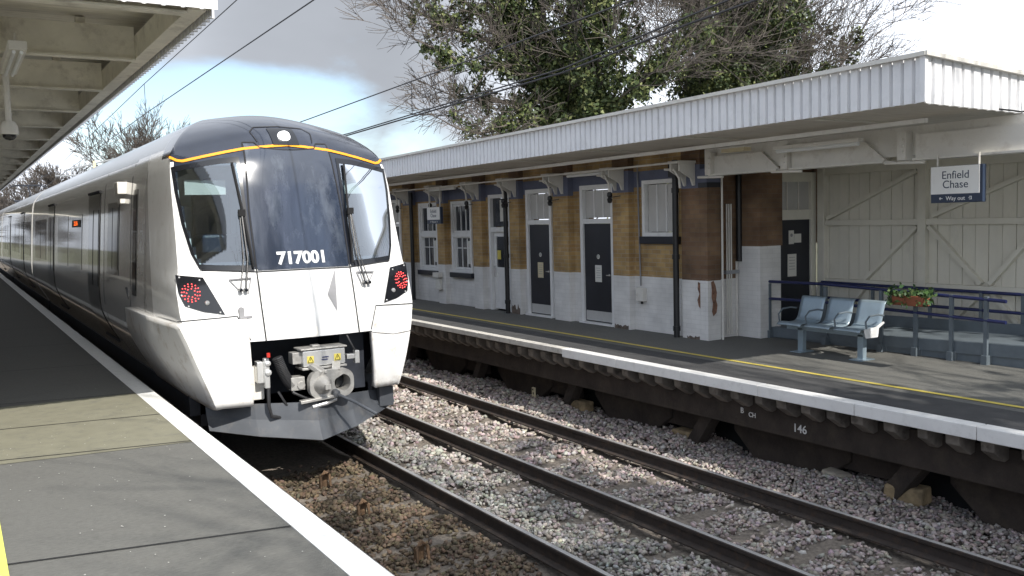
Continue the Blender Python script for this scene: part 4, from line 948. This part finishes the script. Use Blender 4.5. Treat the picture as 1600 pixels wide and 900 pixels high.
# bench
be = thing('bench', (10.6, 8.5, PZ), 'pale blue metal three seat bench standing on the far platform', 'bench')
for y in (9.03, 8.0):
    g = MB(); g.box(10.49, 10.57, y-.045, y+.045, PZ, 1.30); g.box(10.38, 10.68, y-.10, y+.10, PZ, PZ+.012); g.build('leg', 'seatblue', be, bevel=.004)
g = MB(); g.box(10.49, 10.57, 7.80, 9.28, 1.27, 1.35); g.build('beam', 'seatblue', be, bevel=.004)
prof_s = [(10.27,1.35),(10.30,1.385),(10.38,1.385),(10.52,1.365),(10.64,1.37),(10.70,1.40),(10.735,1.46),(10.755,1.52),(10.79,1.64),(10.82,1.72),(10.845,1.735)]
for k in range(3):
    y0 = 7.84+.50*k
    g = MB(); g.grid(lambda u, v: (poly_at(prof_s, v)[0], y0+.43*u, poly_at(prof_s, v)[1]+.004*math.sin(u*3.14)), 6, 30)
    o = g.build('seat', 'seatblue', be, smooth=True, sharp=180); m_ = o.modifiers.new('t', 'SOLIDIFY'); m_.thickness = .012
    g = MB(); g.box(10.66, 10.69, y0+.02, y0+.41, 1.40, 1.415); g.build('seat_rib', 'seatblue', o)
for y in (7.80, 8.305, 8.805, 9.30):
    g = MB(); g.tube([(10.36,y,1.38),(10.34,y,1.5),(10.42,y,1.57),(10.60,y,1.58),(10.72,y,1.56)], .013, 6); g.build('armrest', 'greysteel', be, smooth=True)
g = MB(); g.prism([(10.34,1.28),(10.58,1.28),(10.60,1.40),(10.72,1.46),(10.70,1.48),(10.55,1.42),(10.30,1.40)], 'y', 7.785, 7.80); g.build('end_bracket', 'white', be)

# ------------------------------------------------------------------ far canopy
cn = thing('platform_canopy', (10.3, 15, 4.1), 'flat canopy with white corrugated fascia over the far platform and building', 'canopy')
zt = lambda y: 4.58-.0096*(y-5.8); zb = lambda y: 4.085-.0048*(y-5.8)
FXX = 8.58; CY = 5.80
def corr(pt, L_, pitch, top, bot, depth):            # trapezoid ribs along a line
    g = MB(); n = int(L_/pitch)
    for k in range(n+1):
        for f_, d in ((0,0),(.68,0),(.76,1),(.92,1)):
            s = (k+f_)*pitch
            if s > L_: break
            g.v.append(pt(s, d*depth, bot(s))); g.v.append(pt(s, d*depth, top(s)))
    for i in range(len(g.v)//2-1): g.f.append((2*i, 2*i+2, 2*i+3, 2*i+1)); g.m.append(0)
    return g
g = corr(lambda s, d, z: (FXX+.012+d, CY+s, z), 27, .133, lambda s: zt(CY+s)-.03, lambda s: zb(CY+s), .045); g.build('side_fascia', 'corr', cn, recalc=False)
ze = lambda x: -.055*(x-FXX)
g = corr(lambda s, d, z: (FXX+s, CY-.03+.012+d, z), 6, .175, lambda s: zt(CY)-.03+ze(FXX+s), lambda s: zb(CY)-.01-.02*s, .045); g.build('end_fascia', 'corr', cn, recalc=False)
g = MB(); g.add([(FXX-.02,CY-.04,zb(CY)),(FXX+.03,CY-.04,zb(CY)),(FXX+.03,CY+.02,zb(CY)),(FXX-.02,CY+.02,zb(CY)),(FXX-.02,CY-.04,zt(CY)),(FXX+.03,CY-.04,zt(CY)),(FXX+.03,CY+.02,zt(CY)),(FXX-.02,CY+.02,zt(CY))],[(0,3,2,1),(4,5,6,7),(0,1,5,4),(1,2,6,5),(2,3,7,6),(3,0,4,7)])
g.build('corner_trim', 'corr', cn)
g = MB(); g.bar((FXX+.0,CY-.05,zt(CY)-.008), (FXX+.0,33,zt(33)-.008), .09, .045); g.bar((FXX-.04,CY-.03,zt(CY)-.006), (FXX+6,CY-.03,zt(CY)-.006-.33), .09, .045); g.build('roof_edge_trim', 'offwhite', cn)
g = MB(); g.add([(FXX+.04,CY,zt(CY)-.06),(20,CY,zt(CY)-.5),(20,33,zt(33)-.2),(FXX+.04,33,zt(33)-.06)],[(0,1,2,3)]); g.build('roof_sheet', 'grey', cn)
g = MB(); g.add([(FXX+.04,CY+.02,zb(CY)+.03),(13.1,CY+.02,zb(CY)+.03),(13.1,33,zb(33)+.03),(FXX+.04,33,zb(33)+.03)],[(0,3,2,1)]); g.build('soffit', 'soffit', cn)
for k in range(12):
    g = MB(); y = 7.4+2.3*k; g.box(FXX+.06, 10.3, y, y+.05, zb(y)+.005, zb(y)+.03); g.build('soffit_batten', 'offwhite', cn)
g = MB(); g.bar((9.25,6.2,3.965),(9.25,33,3.85),.055,.05); g.build('cable_tray', 'offwhite', cn)
g = MB(); g.bar((9.95,11.0,3.83),(9.95,33,3.74),.03,.03); g.build('conduit', 'offwhite', cn)
for (ya, yb, xx, z) in ((7.55,8.95,9.9,3.86),(13.0,14.3,10.1,3.80),(18.6,20.0,10.0,3.76),(24,25.4,10.0,3.73)):
    g = MB(); g.box(xx-.06, xx+.06, ya, yb, z, z+.05); lf = g.build('strip_light', 'offwhite', cn, bevel=.006)
    g = MB(); g.tube([(xx,ya+.03,z-.02),(xx,yb-.03,z-.02)], .028, 8); g.build('light_tube', 'tube', lf, smooth=True)
g = MB(); g.box(9.85, 10.0, 9.5, 9.95, 3.90, 3.95); g.build('small_light', 'cream_notice', cn)
# girder carrying the canopy past the building
for (y0, y1, sl_) in ((10.55, 9.18, True), (8.95, 7.42, True), (7.0, 4.6, False)):
    zc0, zc1 = 3.62, 3.89
    if sl_: poly = [(y0,zc0),(y1,zc0),(y1+.33,zc1),(y0,zc1)]
    else: poly = [(y0,zc0),(y1,zc0),(y1,zc1+.02),(y0,zc1+.02)]
    g = MB(); g.prism(poly, 'x', 10.22, 10.26); g.box(10.16, 10.40, min(y0,y1), max(y0,y1), zc0-.03, zc0-.003); g.build('girder_plate', 'offwhite', cn)
g = MB(); g.box(10.28, 10.32, 4.6, 10.75, 3.66, 4.02); g.build('girder_web', 'offwhite', cn)
for y in (10.5, 8.98, 7.1):
    g = MB(); g.box(10.14, 10.38, y-.02, y+.10, 3.60, 3.95); g.tube([(10.18,y+.3,3.58),(10.18,y-.25,3.56)], .02, 6)
    for dz in (.05,.12,.2): g.box(10.12,10.15,y+.01,y+.05,3.64+dz,3.67+dz)
    g.build('girder_joint', 'offwhite', cn)
# cast brackets on the pilasters
for k, (y0, y1) in enumerate(PIL):
    y = (y0+y1)/2; zz = 3.46
    g = MB(); g.prism([(PX-.002,zz),(PX-.05,zz),(PX-.10,zz+.12),(PX-.34,zz+.24),(PX-.34,zz+.36),(PX-.002,zz+.36)], 'y', y-.12, y-.09); g.prism([(PX-.002,zz),(PX-.05,zz),(PX-.10,zz+.12),(PX-.34,zz+.24),(PX-.34,zz+.36),(PX-.002,zz+.36)], 'y', y+.09, y+.12)
    g.box(PX-.36, PX-.002, y-.14, y+.14, zz+.36, zz+.40); br_ = g.build('bracket', 'offwhite', cn, bevel=.004)
    g = MB(); g.tube([(PX-.28,y+.3,3.74),(PX-.30,y+.05,3.72),(PX-.33,y-.1,3.58),(PX-.33,y-.12,3.42)], .020, 6); g.build('conduit_bend', 'offwhite', br_)
    if 0 < k < 8:
        g = MB(); g.lathe((PX-.33,y-.12,3.33), [(0,-.10),(.035,-.09),(.05,-.03),(.03,0),(.05,.03),(.045,.08),(.02,.1)], 'z', 10); g.tube([(PX-.33,y-.12,3.33),(PX-.33,y-.42,3.35)], .008, 5); g.build('black_spotlight', 'black', br_)
g = MB(); g.tube([(10.36,5.72,4.22),(10.385,5.70,4.12),(10.34,5.70,4.055),(10.25,5.71,4.04),(10.1,5.72,4.05),(9.9,5.8,4.07)], .010, 6); g.build('loose_cable', 'black', cn)
# station name signs
def station_sign(x, y0, y1, z0, z1, big, label):
    sg = thing('station_sign', (x, (y0+y1)/2, z1), label, 'sign'); h = z1-z0
    g = MB(); g.box(x, x+.07, y0, y1, z0, z1); g.build('case', 'signnavy', sg, bevel=.006)
    zs_ = z0+h*.24; m = .012
    g = MB(); g.box(x-.006, x-.001, y0+m*3.2, y1-.002, zs_, z1-.004); pn_ = g.build('name_panel', 'signw', sg)
    ym = (y0+y1)/2+m*.7
    text_obj('name_text', 'Enfield\nChase', h*.30, FX((x-.008, ym, (zs_+z1-m)/2+h*.01)), 'signnavy', pn_, bold=.0, extr=.001, space=.85)
    t_ = text_obj('way_out_text', 'Way out', h*.155, FX((x-.003, ym, z0+h*.115)), 'signw', sg, bold=.0006, extr=.001)
    g = MB(); ya = ym+h*.42; zc = z0+h*.12; a = h*.045
    g.bar((x-.003,ya+a,zc),(x-.003,ya-a,zc),.003,h*.02); g.bar((x-.003,ya+a,zc),(x-.003,ya+a*.3,zc+a*.7),.003,h*.02); g.bar((x-.003,ya+a,zc),(x-.003,ya+a*.3,zc-a*.7),.003,h*.02); g.build('arrow', 'signw', sg)
    g = MB(); yb = ym-h*.42; g.box(x-.004,x-.001,yb-a,yb-a*.6,zc-a,zc+a); g.box(x-.004,x-.001,yb-a*.6,yb+a*.6,zc+a*.6,zc+a); g.box(x-.004,x-.001,yb-a*.6,yb+a*.6,zc-a,zc-a*.6); g.box(x-.004,x-.001,yb-a*.2,yb+a,zc-a*.15,zc+a*.15); g.build('exit_symbol', 'signw', sg)
    for yy in (y0+.1*(y1-y0), y1-.1*(y1-y0)): g = MB(); g.tube([(x+.03,yy,z1),(x+.03,yy,z1+.14 if big else 3.8)], .012, 6); g.build('hanger', 'offwhite', sg)
station_sign(10.12, 6.07, 6.72, 3.055, 3.49, True, 'white Enfield Chase name sign with navy Way out strip above the bench')
station_sign(9.9, 19.2, 19.9, 2.93, 3.33, False, 'small far off Enfield Chase sign hung in front of the white sash windows')

# ------------------------------------------------------------------ near canopy overhead on the left
cl = thing('canopy_left', (0, 15, 4.8), 'grey cream timber canopy with exposed joists over the near platform', 'canopy'); cl.name = 'timber_canopy'
zl = 4.80; Y0 = 7.92; Y1 = 70
g = MB(); g.box(1.80, 1.95, Y0, Y1, zl, zl+.24); g.build('edge_beam', 'canopyL', cl, bevel=.006)
ny = 27
for k in range(ny):
    y = 7.98+2.42*k if k < 2 else 7.98+2.42*k
    g = MB(); g.box(-3.2, 1.80, y+.02, y+.075, zl+.0, zl+.33); j = g.build('joist', 'canopyL', cl, bevel=.004)
    g = MB(); g.box(-3.2, 1.80, y-.02, y+.11, zl-.022, zl-.001); g.build('joist_cap', 'canopyL', j)
    g = MB()
    for xx in (.35, 1.25): g.box(xx, xx+.09, y-.10 if xx < 1 else y+.08, y+.019 if xx < 1 else y+.18, zl+.05, zl+.40)
    g.build('noggin', 'canopyL', j)
g = MB(); g.box(-3.4, 2.0, Y0, Y1, zl+.42, zl+.47); g.build('roof_boards', 'deckL', cl)
g = MB(); g.box(.30, .42, Y0+.1, Y1, zl-.02+.02, zl+.20); g.build('purlin', 'canopyL', cl)
g = corr(lambda s, d, z: (1.99+d*1.0, Y0+s, z), Y1-Y0, .15, lambda s: zl+.50, lambda s: zl-.03, .05); g.build('side_fascia', 'corr', cl, recalc=False)
g = corr(lambda s, d, z: (2.02-s, Y0-.09+d, z), 5.3, .15, lambda s: zl+.52, lambda s: zl-.0, .03); g.build('end_fascia', 'corr', cl, recalc=False)
g = MB(); g.box(-3.3, 2.0, Y0-.05, Y0, zl+.02, zl+.42); g.build('end_board', 'canopyL', cl)
for y in (14, 26, 38, 50, 62): g = MB(); g.lathe((-2.4,y,PZ), [(.14,0),(.14,.4),(.08,.45),(.07,3.7),(.13,3.85)], 'z', 12); g.build('column', 'canopyL', cl, smooth=True)
# lights and camera under it
def strip(y, lab, n):
    t = thing('strip_light', (.62, y, zl), lab, 'light', 'strip lights under the near canopy')
    g = MB(); g.box(.55, .70, y, y+1.5, 4.62, 4.70); g.tube([(.62,y+.2,4.7),(.62,y+.2,4.8)], .012, 6); g.tube([(.62,y+1.3,4.7),(.62,y+1.3,4.8)], .012, 6); g.build('housing', 'offwhite', t, bevel=.008)
    g = MB(); g.tube([(.595,y+.05,4.605),(.595,y+1.45,4.605)], .016, 8); g.build('tube', 'tube', t); g = MB(); g.tube([(.655,y+.05,4.605),(.655,y+1.45,4.605)], .016, 8); g.build('tube', 'tube', t)
    return t
strip(9.3, 'twin tube strip light nearest the camera under the timber canopy', 0); strip(17, 'second twin tube strip light under the timber canopy beyond the dome camera', 1)
cc_ = thing('security_camera', (.62, 11.2, zl), 'white dome camera on a short pole under the timber canopy', 'camera')
g = MB(); g.tube([(.62,11.2,4.8),(.62,11.2,4.18)], .032, 10); g.box(.55,.69,11.14,11.26,4.77,4.8); g.build('pole', 'offwhite', cc_, smooth=True)
g = MB(); g.lathe((.62,11.2,4.05), [(0,.14),(.06,.13),(.085,.08),(.09,0),(.08,-.01)], 'z', 18); g.build('housing', 'offwhite', cc_, smooth=True)
g = MB(); g.lathe((.62,11.2,4.05), [(.07,0),(.066,-.035),(.04,-.06),(0,-.07)], 'z', 18); g.build('dome', 'tblack', cc_, smooth=True)
# unseen building added behind the near platform to darken the train side reflections
nb = thing('unseen_building', (-5, 20, PZ), 'unseen brown brick building added to darken what the train side mirrors', 'building')
g = MB(); g.box(-6, -4.2, 9.5, 60, PZ-.01, 5.2); g.build('wall', 'brick_dk', nb)
for k in range(10):
    y = 11+4.6*k; g = MB(); g.box(-4.2, -4.14, y, y+1.3, 2.0, 3.8); w_ = g.build('window', 'white', nb); g = MB(); g.box(-4.14, -4.12, y+.1, y+1.2, 2.1, 3.7); g.build('pane', 'darkpane', w_)

# ------------------------------------------------------------------ overhead line
def wire(pts, r, lab, grp='overhead wires'): g = MB(); g.tube(pts, r, 5); o = g.build('overhead_wire', 'wire'); return tag(o, lab, 'wire', grp)
wire([(3.75,2,6.45),(3.75,13.46,6.26),(3.75,20.9,6.08),(3.75,42,5.39),(3.75,60,5.5)], .008, 'upper overhead wire above the near track, left of the train roof')
wire([(3.75,2,5.75),(3.75,10.3,5.58),(3.75,20.84,5.46),(3.75,43.9,4.98),(3.75,56,5.50),(3.75,90,5.5)], .009, 'lower contact wire above the near track, nearest the train roof')
wire([(3.75,20.85,6.08),(3.75,20.85,5.46)], .006, 'thin dropper joining the two wires above the near track', 'droppers')
wire([(6.7,3,5.5),(6.7,12.8,5.34),(6.7,19.08,5.24),(6.7,40,5.1)], .011, 'upper overhead wire above the far track crossing the grey cloud')
wire([(6.7,4,5.3),(6.7,7.2,5.06),(6.7,9.5,4.87),(6.7,16.7,4.73),(6.7,40,4.75)], .011, 'upper of the close pair of wires in front of the ivy trees')
wire([(6.7,4,5.14),(6.7,7.2,4.98),(6.7,9.5,4.82),(6.7,16.7,4.70),(6.7,40,4.7)], .013, 'lower contact wire of the close pair above the far track')
wire([(6.7,13.9,5.32),(6.7,13.9,4.77)], .006, 'thin dropper above the train roof joining the far track wires', 'droppers')
ga = thing('line_mast', (6.9, 40, 0), 'steel overhead line mast with cantilever arm rising behind the train roof', 'mast')
g = MB(); g.box(6.62,6.80,39.9,40.1,-.3,6.28); g.build('mast', 'galv', ga)
g = MB(); g.box(5.08,5.18,39.95,40.05,4.0,5.75); g.build('short_post', 'cream_notice', ga)
g = MB(); g.tube([(6.7,40,6.05),(4.0,40,5.35)], .03, 6); g.tube([(6.7,40,5.25),(3.7,40,5.15)], .035, 6); g.tube([(4.6,40,5.18),(4.6,40,5.55)], .02, 6); g.tube([(6.0,40,5.25),(5.0,40,5.6)], .02, 6); g.build('cantilever', 'galv', ga)
gb = thing('line_gantry', (5, 82, 0), 'far off overhead gantry beam seen between canopy and train', 'mast')
g = MB(); g.tube([(-3,82,5.3),(9,82,5.3)], .09, 6); g.build('beam', 'galv', gb); g = MB(); g.tube([(-3,82,-.3),(-3,82,5.6)], .12, 8); g.build('post', 'galv', gb); g = MB(); g.tube([(9,82,-.3),(9,82,5.6)], .12, 8); g.build('post', 'galv', gb)

# ------------------------------------------------------------------ trees
def tree(name, base, label, h, r0, seed, spread=.6, depth=6, lean=(0,0), ivy=0, ivy_h=(0,1), leafsize=.09, trunk_frac=.3, group=None, kids=(2,4), thin=.011, bushy=False, ivy_r=1.0, wood='bark', upz=.10, limbs=()):
    rd = random.Random(seed); t = thing(name, base, label, 'tree', group); segs = []; wood_mb = MB(); twig_mb = MB(); base = Vector(base)
    def branch(p, d, L_, r, lev):
        n = 4 if lev < 3 else 3; pts = [p]; rs = [r]; dd = d.copy()
        for i in range(n):
            dd = (dd + Vector((rd.gauss(0,.13), rd.gauss(0,.13), rd.gauss(upz*.2,.09)))*(1 if lev else .5)).normalized()
            p = p + dd*L_/n; pts.append(p); rs.append(max(thin*.6, r*(1-.5*(i+1)/n)))
        (wood_mb if lev < 4 else twig_mb).tube(pts, rs, 7 if lev < 2 else (5 if lev < 4 else 3), caps=False)
        for a, b, ra in zip(pts, pts[1:], rs): segs.append((a, b, ra, lev))
        if lev >= depth: return
        k = rd.randint(*kids)+(1 if lev == 0 else 0)
        for c in range(k):
            q = rd.uniform(.35, 1) if lev else rd.uniform(.55, 1)
            fi = min(int(q*n), n-1); st_ = pts[fi].lerp(pts[fi+1], q*n-fi); az = rd.uniform(0, 6.283); o = dd.orthogonal().normalized(); o2 = dd.cross(o)
            sp_ = spread*rd.uniform(.6,1.3); nd = (dd*math.cos(sp_)+(o*math.cos(az)+o2*math.sin(az))*math.sin(sp_)+Vector((0,0,upz))).normalized()
            branch(st_, nd, L_*rd.uniform(.58,.85), max(thin, rs[fi]*rd.uniform(.5,.7)), lev+1)
        branch(pts[-1], dd, L_*rd.uniform(.6,.8), max(thin, rs[-1]), lev+1)
    branch(base, Vector((lean[0], lean[1], 1)).normalized(), h*trunk_frac, r0, 0)
    for lb in limbs:
        pts = [Vector(q) for q in lb]; n_ = len(pts); rr_ = [.13*(1-.75*i/(n_-1)) for i in range(n_)]; wood_mb.tube(pts, rr_, 6, caps=False)
        for i in range(n_-1):
            segs.append((pts[i], pts[i+1], rr_[i], 1 if i < 1 else (2 if i < 3 else 3)))
            for c in range(4 if i else 2):
                st_ = pts[i].lerp(pts[i+1], rd.random()); dd = (pts[i+1]-pts[i]).normalized(); az = rd.uniform(0, 6.283); o = dd.orthogonal().normalized(); o2 = dd.cross(o); sp_ = rd.uniform(.4,.9)
                branch(st_, (dd*math.cos(sp_)+(o*math.cos(az)+o2*math.sin(az))*math.sin(sp_)).normalized(), rd.uniform(.8,1.5), max(thin, rr_[i]*.35), depth-3)
        branch(pts[-1], (pts[-1]-pts[-2]).normalized(), .9, rr_[-1], depth-3)
    wood_mb.build('trunk', wood, t, smooth=True, sharp=180, recalc=False); twig_mb.build('twigs', 'twig', t, recalc=False)
    if ivy:
        r = np.random.default_rng(seed); big = [s for s in segs if s[3] <= 3 and s[2] > .03]
        wts = np.array([(b-a).length*(a.z*0+1)*(2.0 if lv == 0 else (1.7 if lv == 1 else 1.0)) for a, b, ra, lv in big]); wts /= wts.sum()
        # clumps of leaves hugging the limbs, then leaves in each clump
        nc = ivy//36; idx = r.choice(len(big), nc, p=wts); P = []
        for i in idx:
            a, b, ra, lv = big[i]; tt = r.random(); c = a.lerp(b, tt); rad = ivy_r*(.40 if lv == 0 else .34 if lv == 1 else .26)
            cc2 = np.array(c)+r.normal(0, rad, 3)*np.array((1,1,.8)); P.append(cc2+r.normal(0, rad*.42, (36,3))*np.array((1,1,1.2)))
        P = np.vstack(P); leafcloud('crown', P, leafsize, t, [(.045,.065,.024),(.06,.085,.03),(.10,.125,.04),(.03,.045,.018),(.15,.165,.065)], seed)
    return t
tree('ivy_tree', (19.9,27,-.6), 'tall dark ivy clad tree with bare boughs reaching left over the train', 17, .42, 11, spread=.66, depth=7, lean=(-.10,0), ivy=66000, trunk_frac=.36, leafsize=.085, kids=(2,3),
     limbs=([(19.2,27,6.6),(18.2,26.8,7.6),(16.8,26.6,8.2),(15.2,26.4,8.0),(13.9,26.3,8.3),(13.1,26.2,8.6)], [(19.2,27,7.6),(18,27.2,8.8),(16.6,27.3,9.8),(15,27.5,10.5),(13.6,27.6,10.9)], [(19.2,27,5.9),(17.8,26.6,6.5),(16.3,26.2,6.2),(15.0,26,5.8),(14.1,26,5.95)], [(19.2,27,7.2),(18.2,27,8.2),(16.4,27.2,9.0),(14.6,27.2,9.4),(13.2,27.2,9.9)], [(19.2,27,6.2),(17.8,27.2,7.0),(16.2,27.4,7.1),(14.9,27.5,7.2)]))
tree('ivy_tree', (23.6,28,-.6), 'broad ivy clad tree in the middle of the three behind the canopy', 17, .42, 24, spread=.6, depth=7, lean=(.05,0), ivy=60000, trunk_frac=.36, leafsize=.085, ivy_r=1.3, kids=(2,3))
tree('ivy_tree', (28.9,27,-.6), 'slender ivy clad trunk furthest right above the canopy roof', 15, .28, 31, spread=.6, depth=6, lean=(.05,0), ivy=48000, trunk_frac=.45, leafsize=.08, ivy_r=.9, kids=(2,3))
tree('bare_tree', (9.5,62,-.6), 'leafless grey tree standing behind the train roof and line mast', 12.5, .25, 51, spread=.5, depth=6, trunk_frac=.3, wood='twig', thin=.018)
tree('bare_tree', (6.2,66,-.6), 'smaller leafless tree between the pantograph and the taller bare tree', 9.5, .22, 52, spread=.55, depth=6, trunk_frac=.3, wood='twig', thin=.018)
tree('bare_tree', (2.5,95,-.6), 'low rounded bare tree at the far end of the line', 10, .25, 53, spread=.6, depth=6, trunk_frac=.25, wood='twig', thin=.028)
tree('bare_tree', (-3,98,-.6), 'furthest left bare tree in the distance beside the near canopy', 10, .25, 54, spread=.6, depth=6, trunk_frac=.25, wood='twig', thin=.028)
tree('bare_tree', (22,62,-.6), 'thin bare treetop just showing over the fascia right of the train', 9.5, .2, 55, spread=.5, depth=6, trunk_frac=.3, wood='twig', thin=.02)
# unseen trees added behind the camera to shade the tracks and boarded wall
tree('ivy_tree', (12.2,-7.5,-.2), 'unseen ivy clad tree added behind the camera, leaning in to shade the tracks', 13, .3, 61, spread=.5, depth=5, lean=(-.62,.25), ivy=30000, trunk_frac=.5, leafsize=.12, ivy_r=1.5)
tree('ivy_tree', (13.8,-1.2,-.2), 'unseen ivy clad tree added behind the camera to keep sun off the boarded wall', 11, .25, 64, spread=.5, depth=5, ivy=24000, trunk_frac=.5, leafsize=.12, ivy_r=1.6)
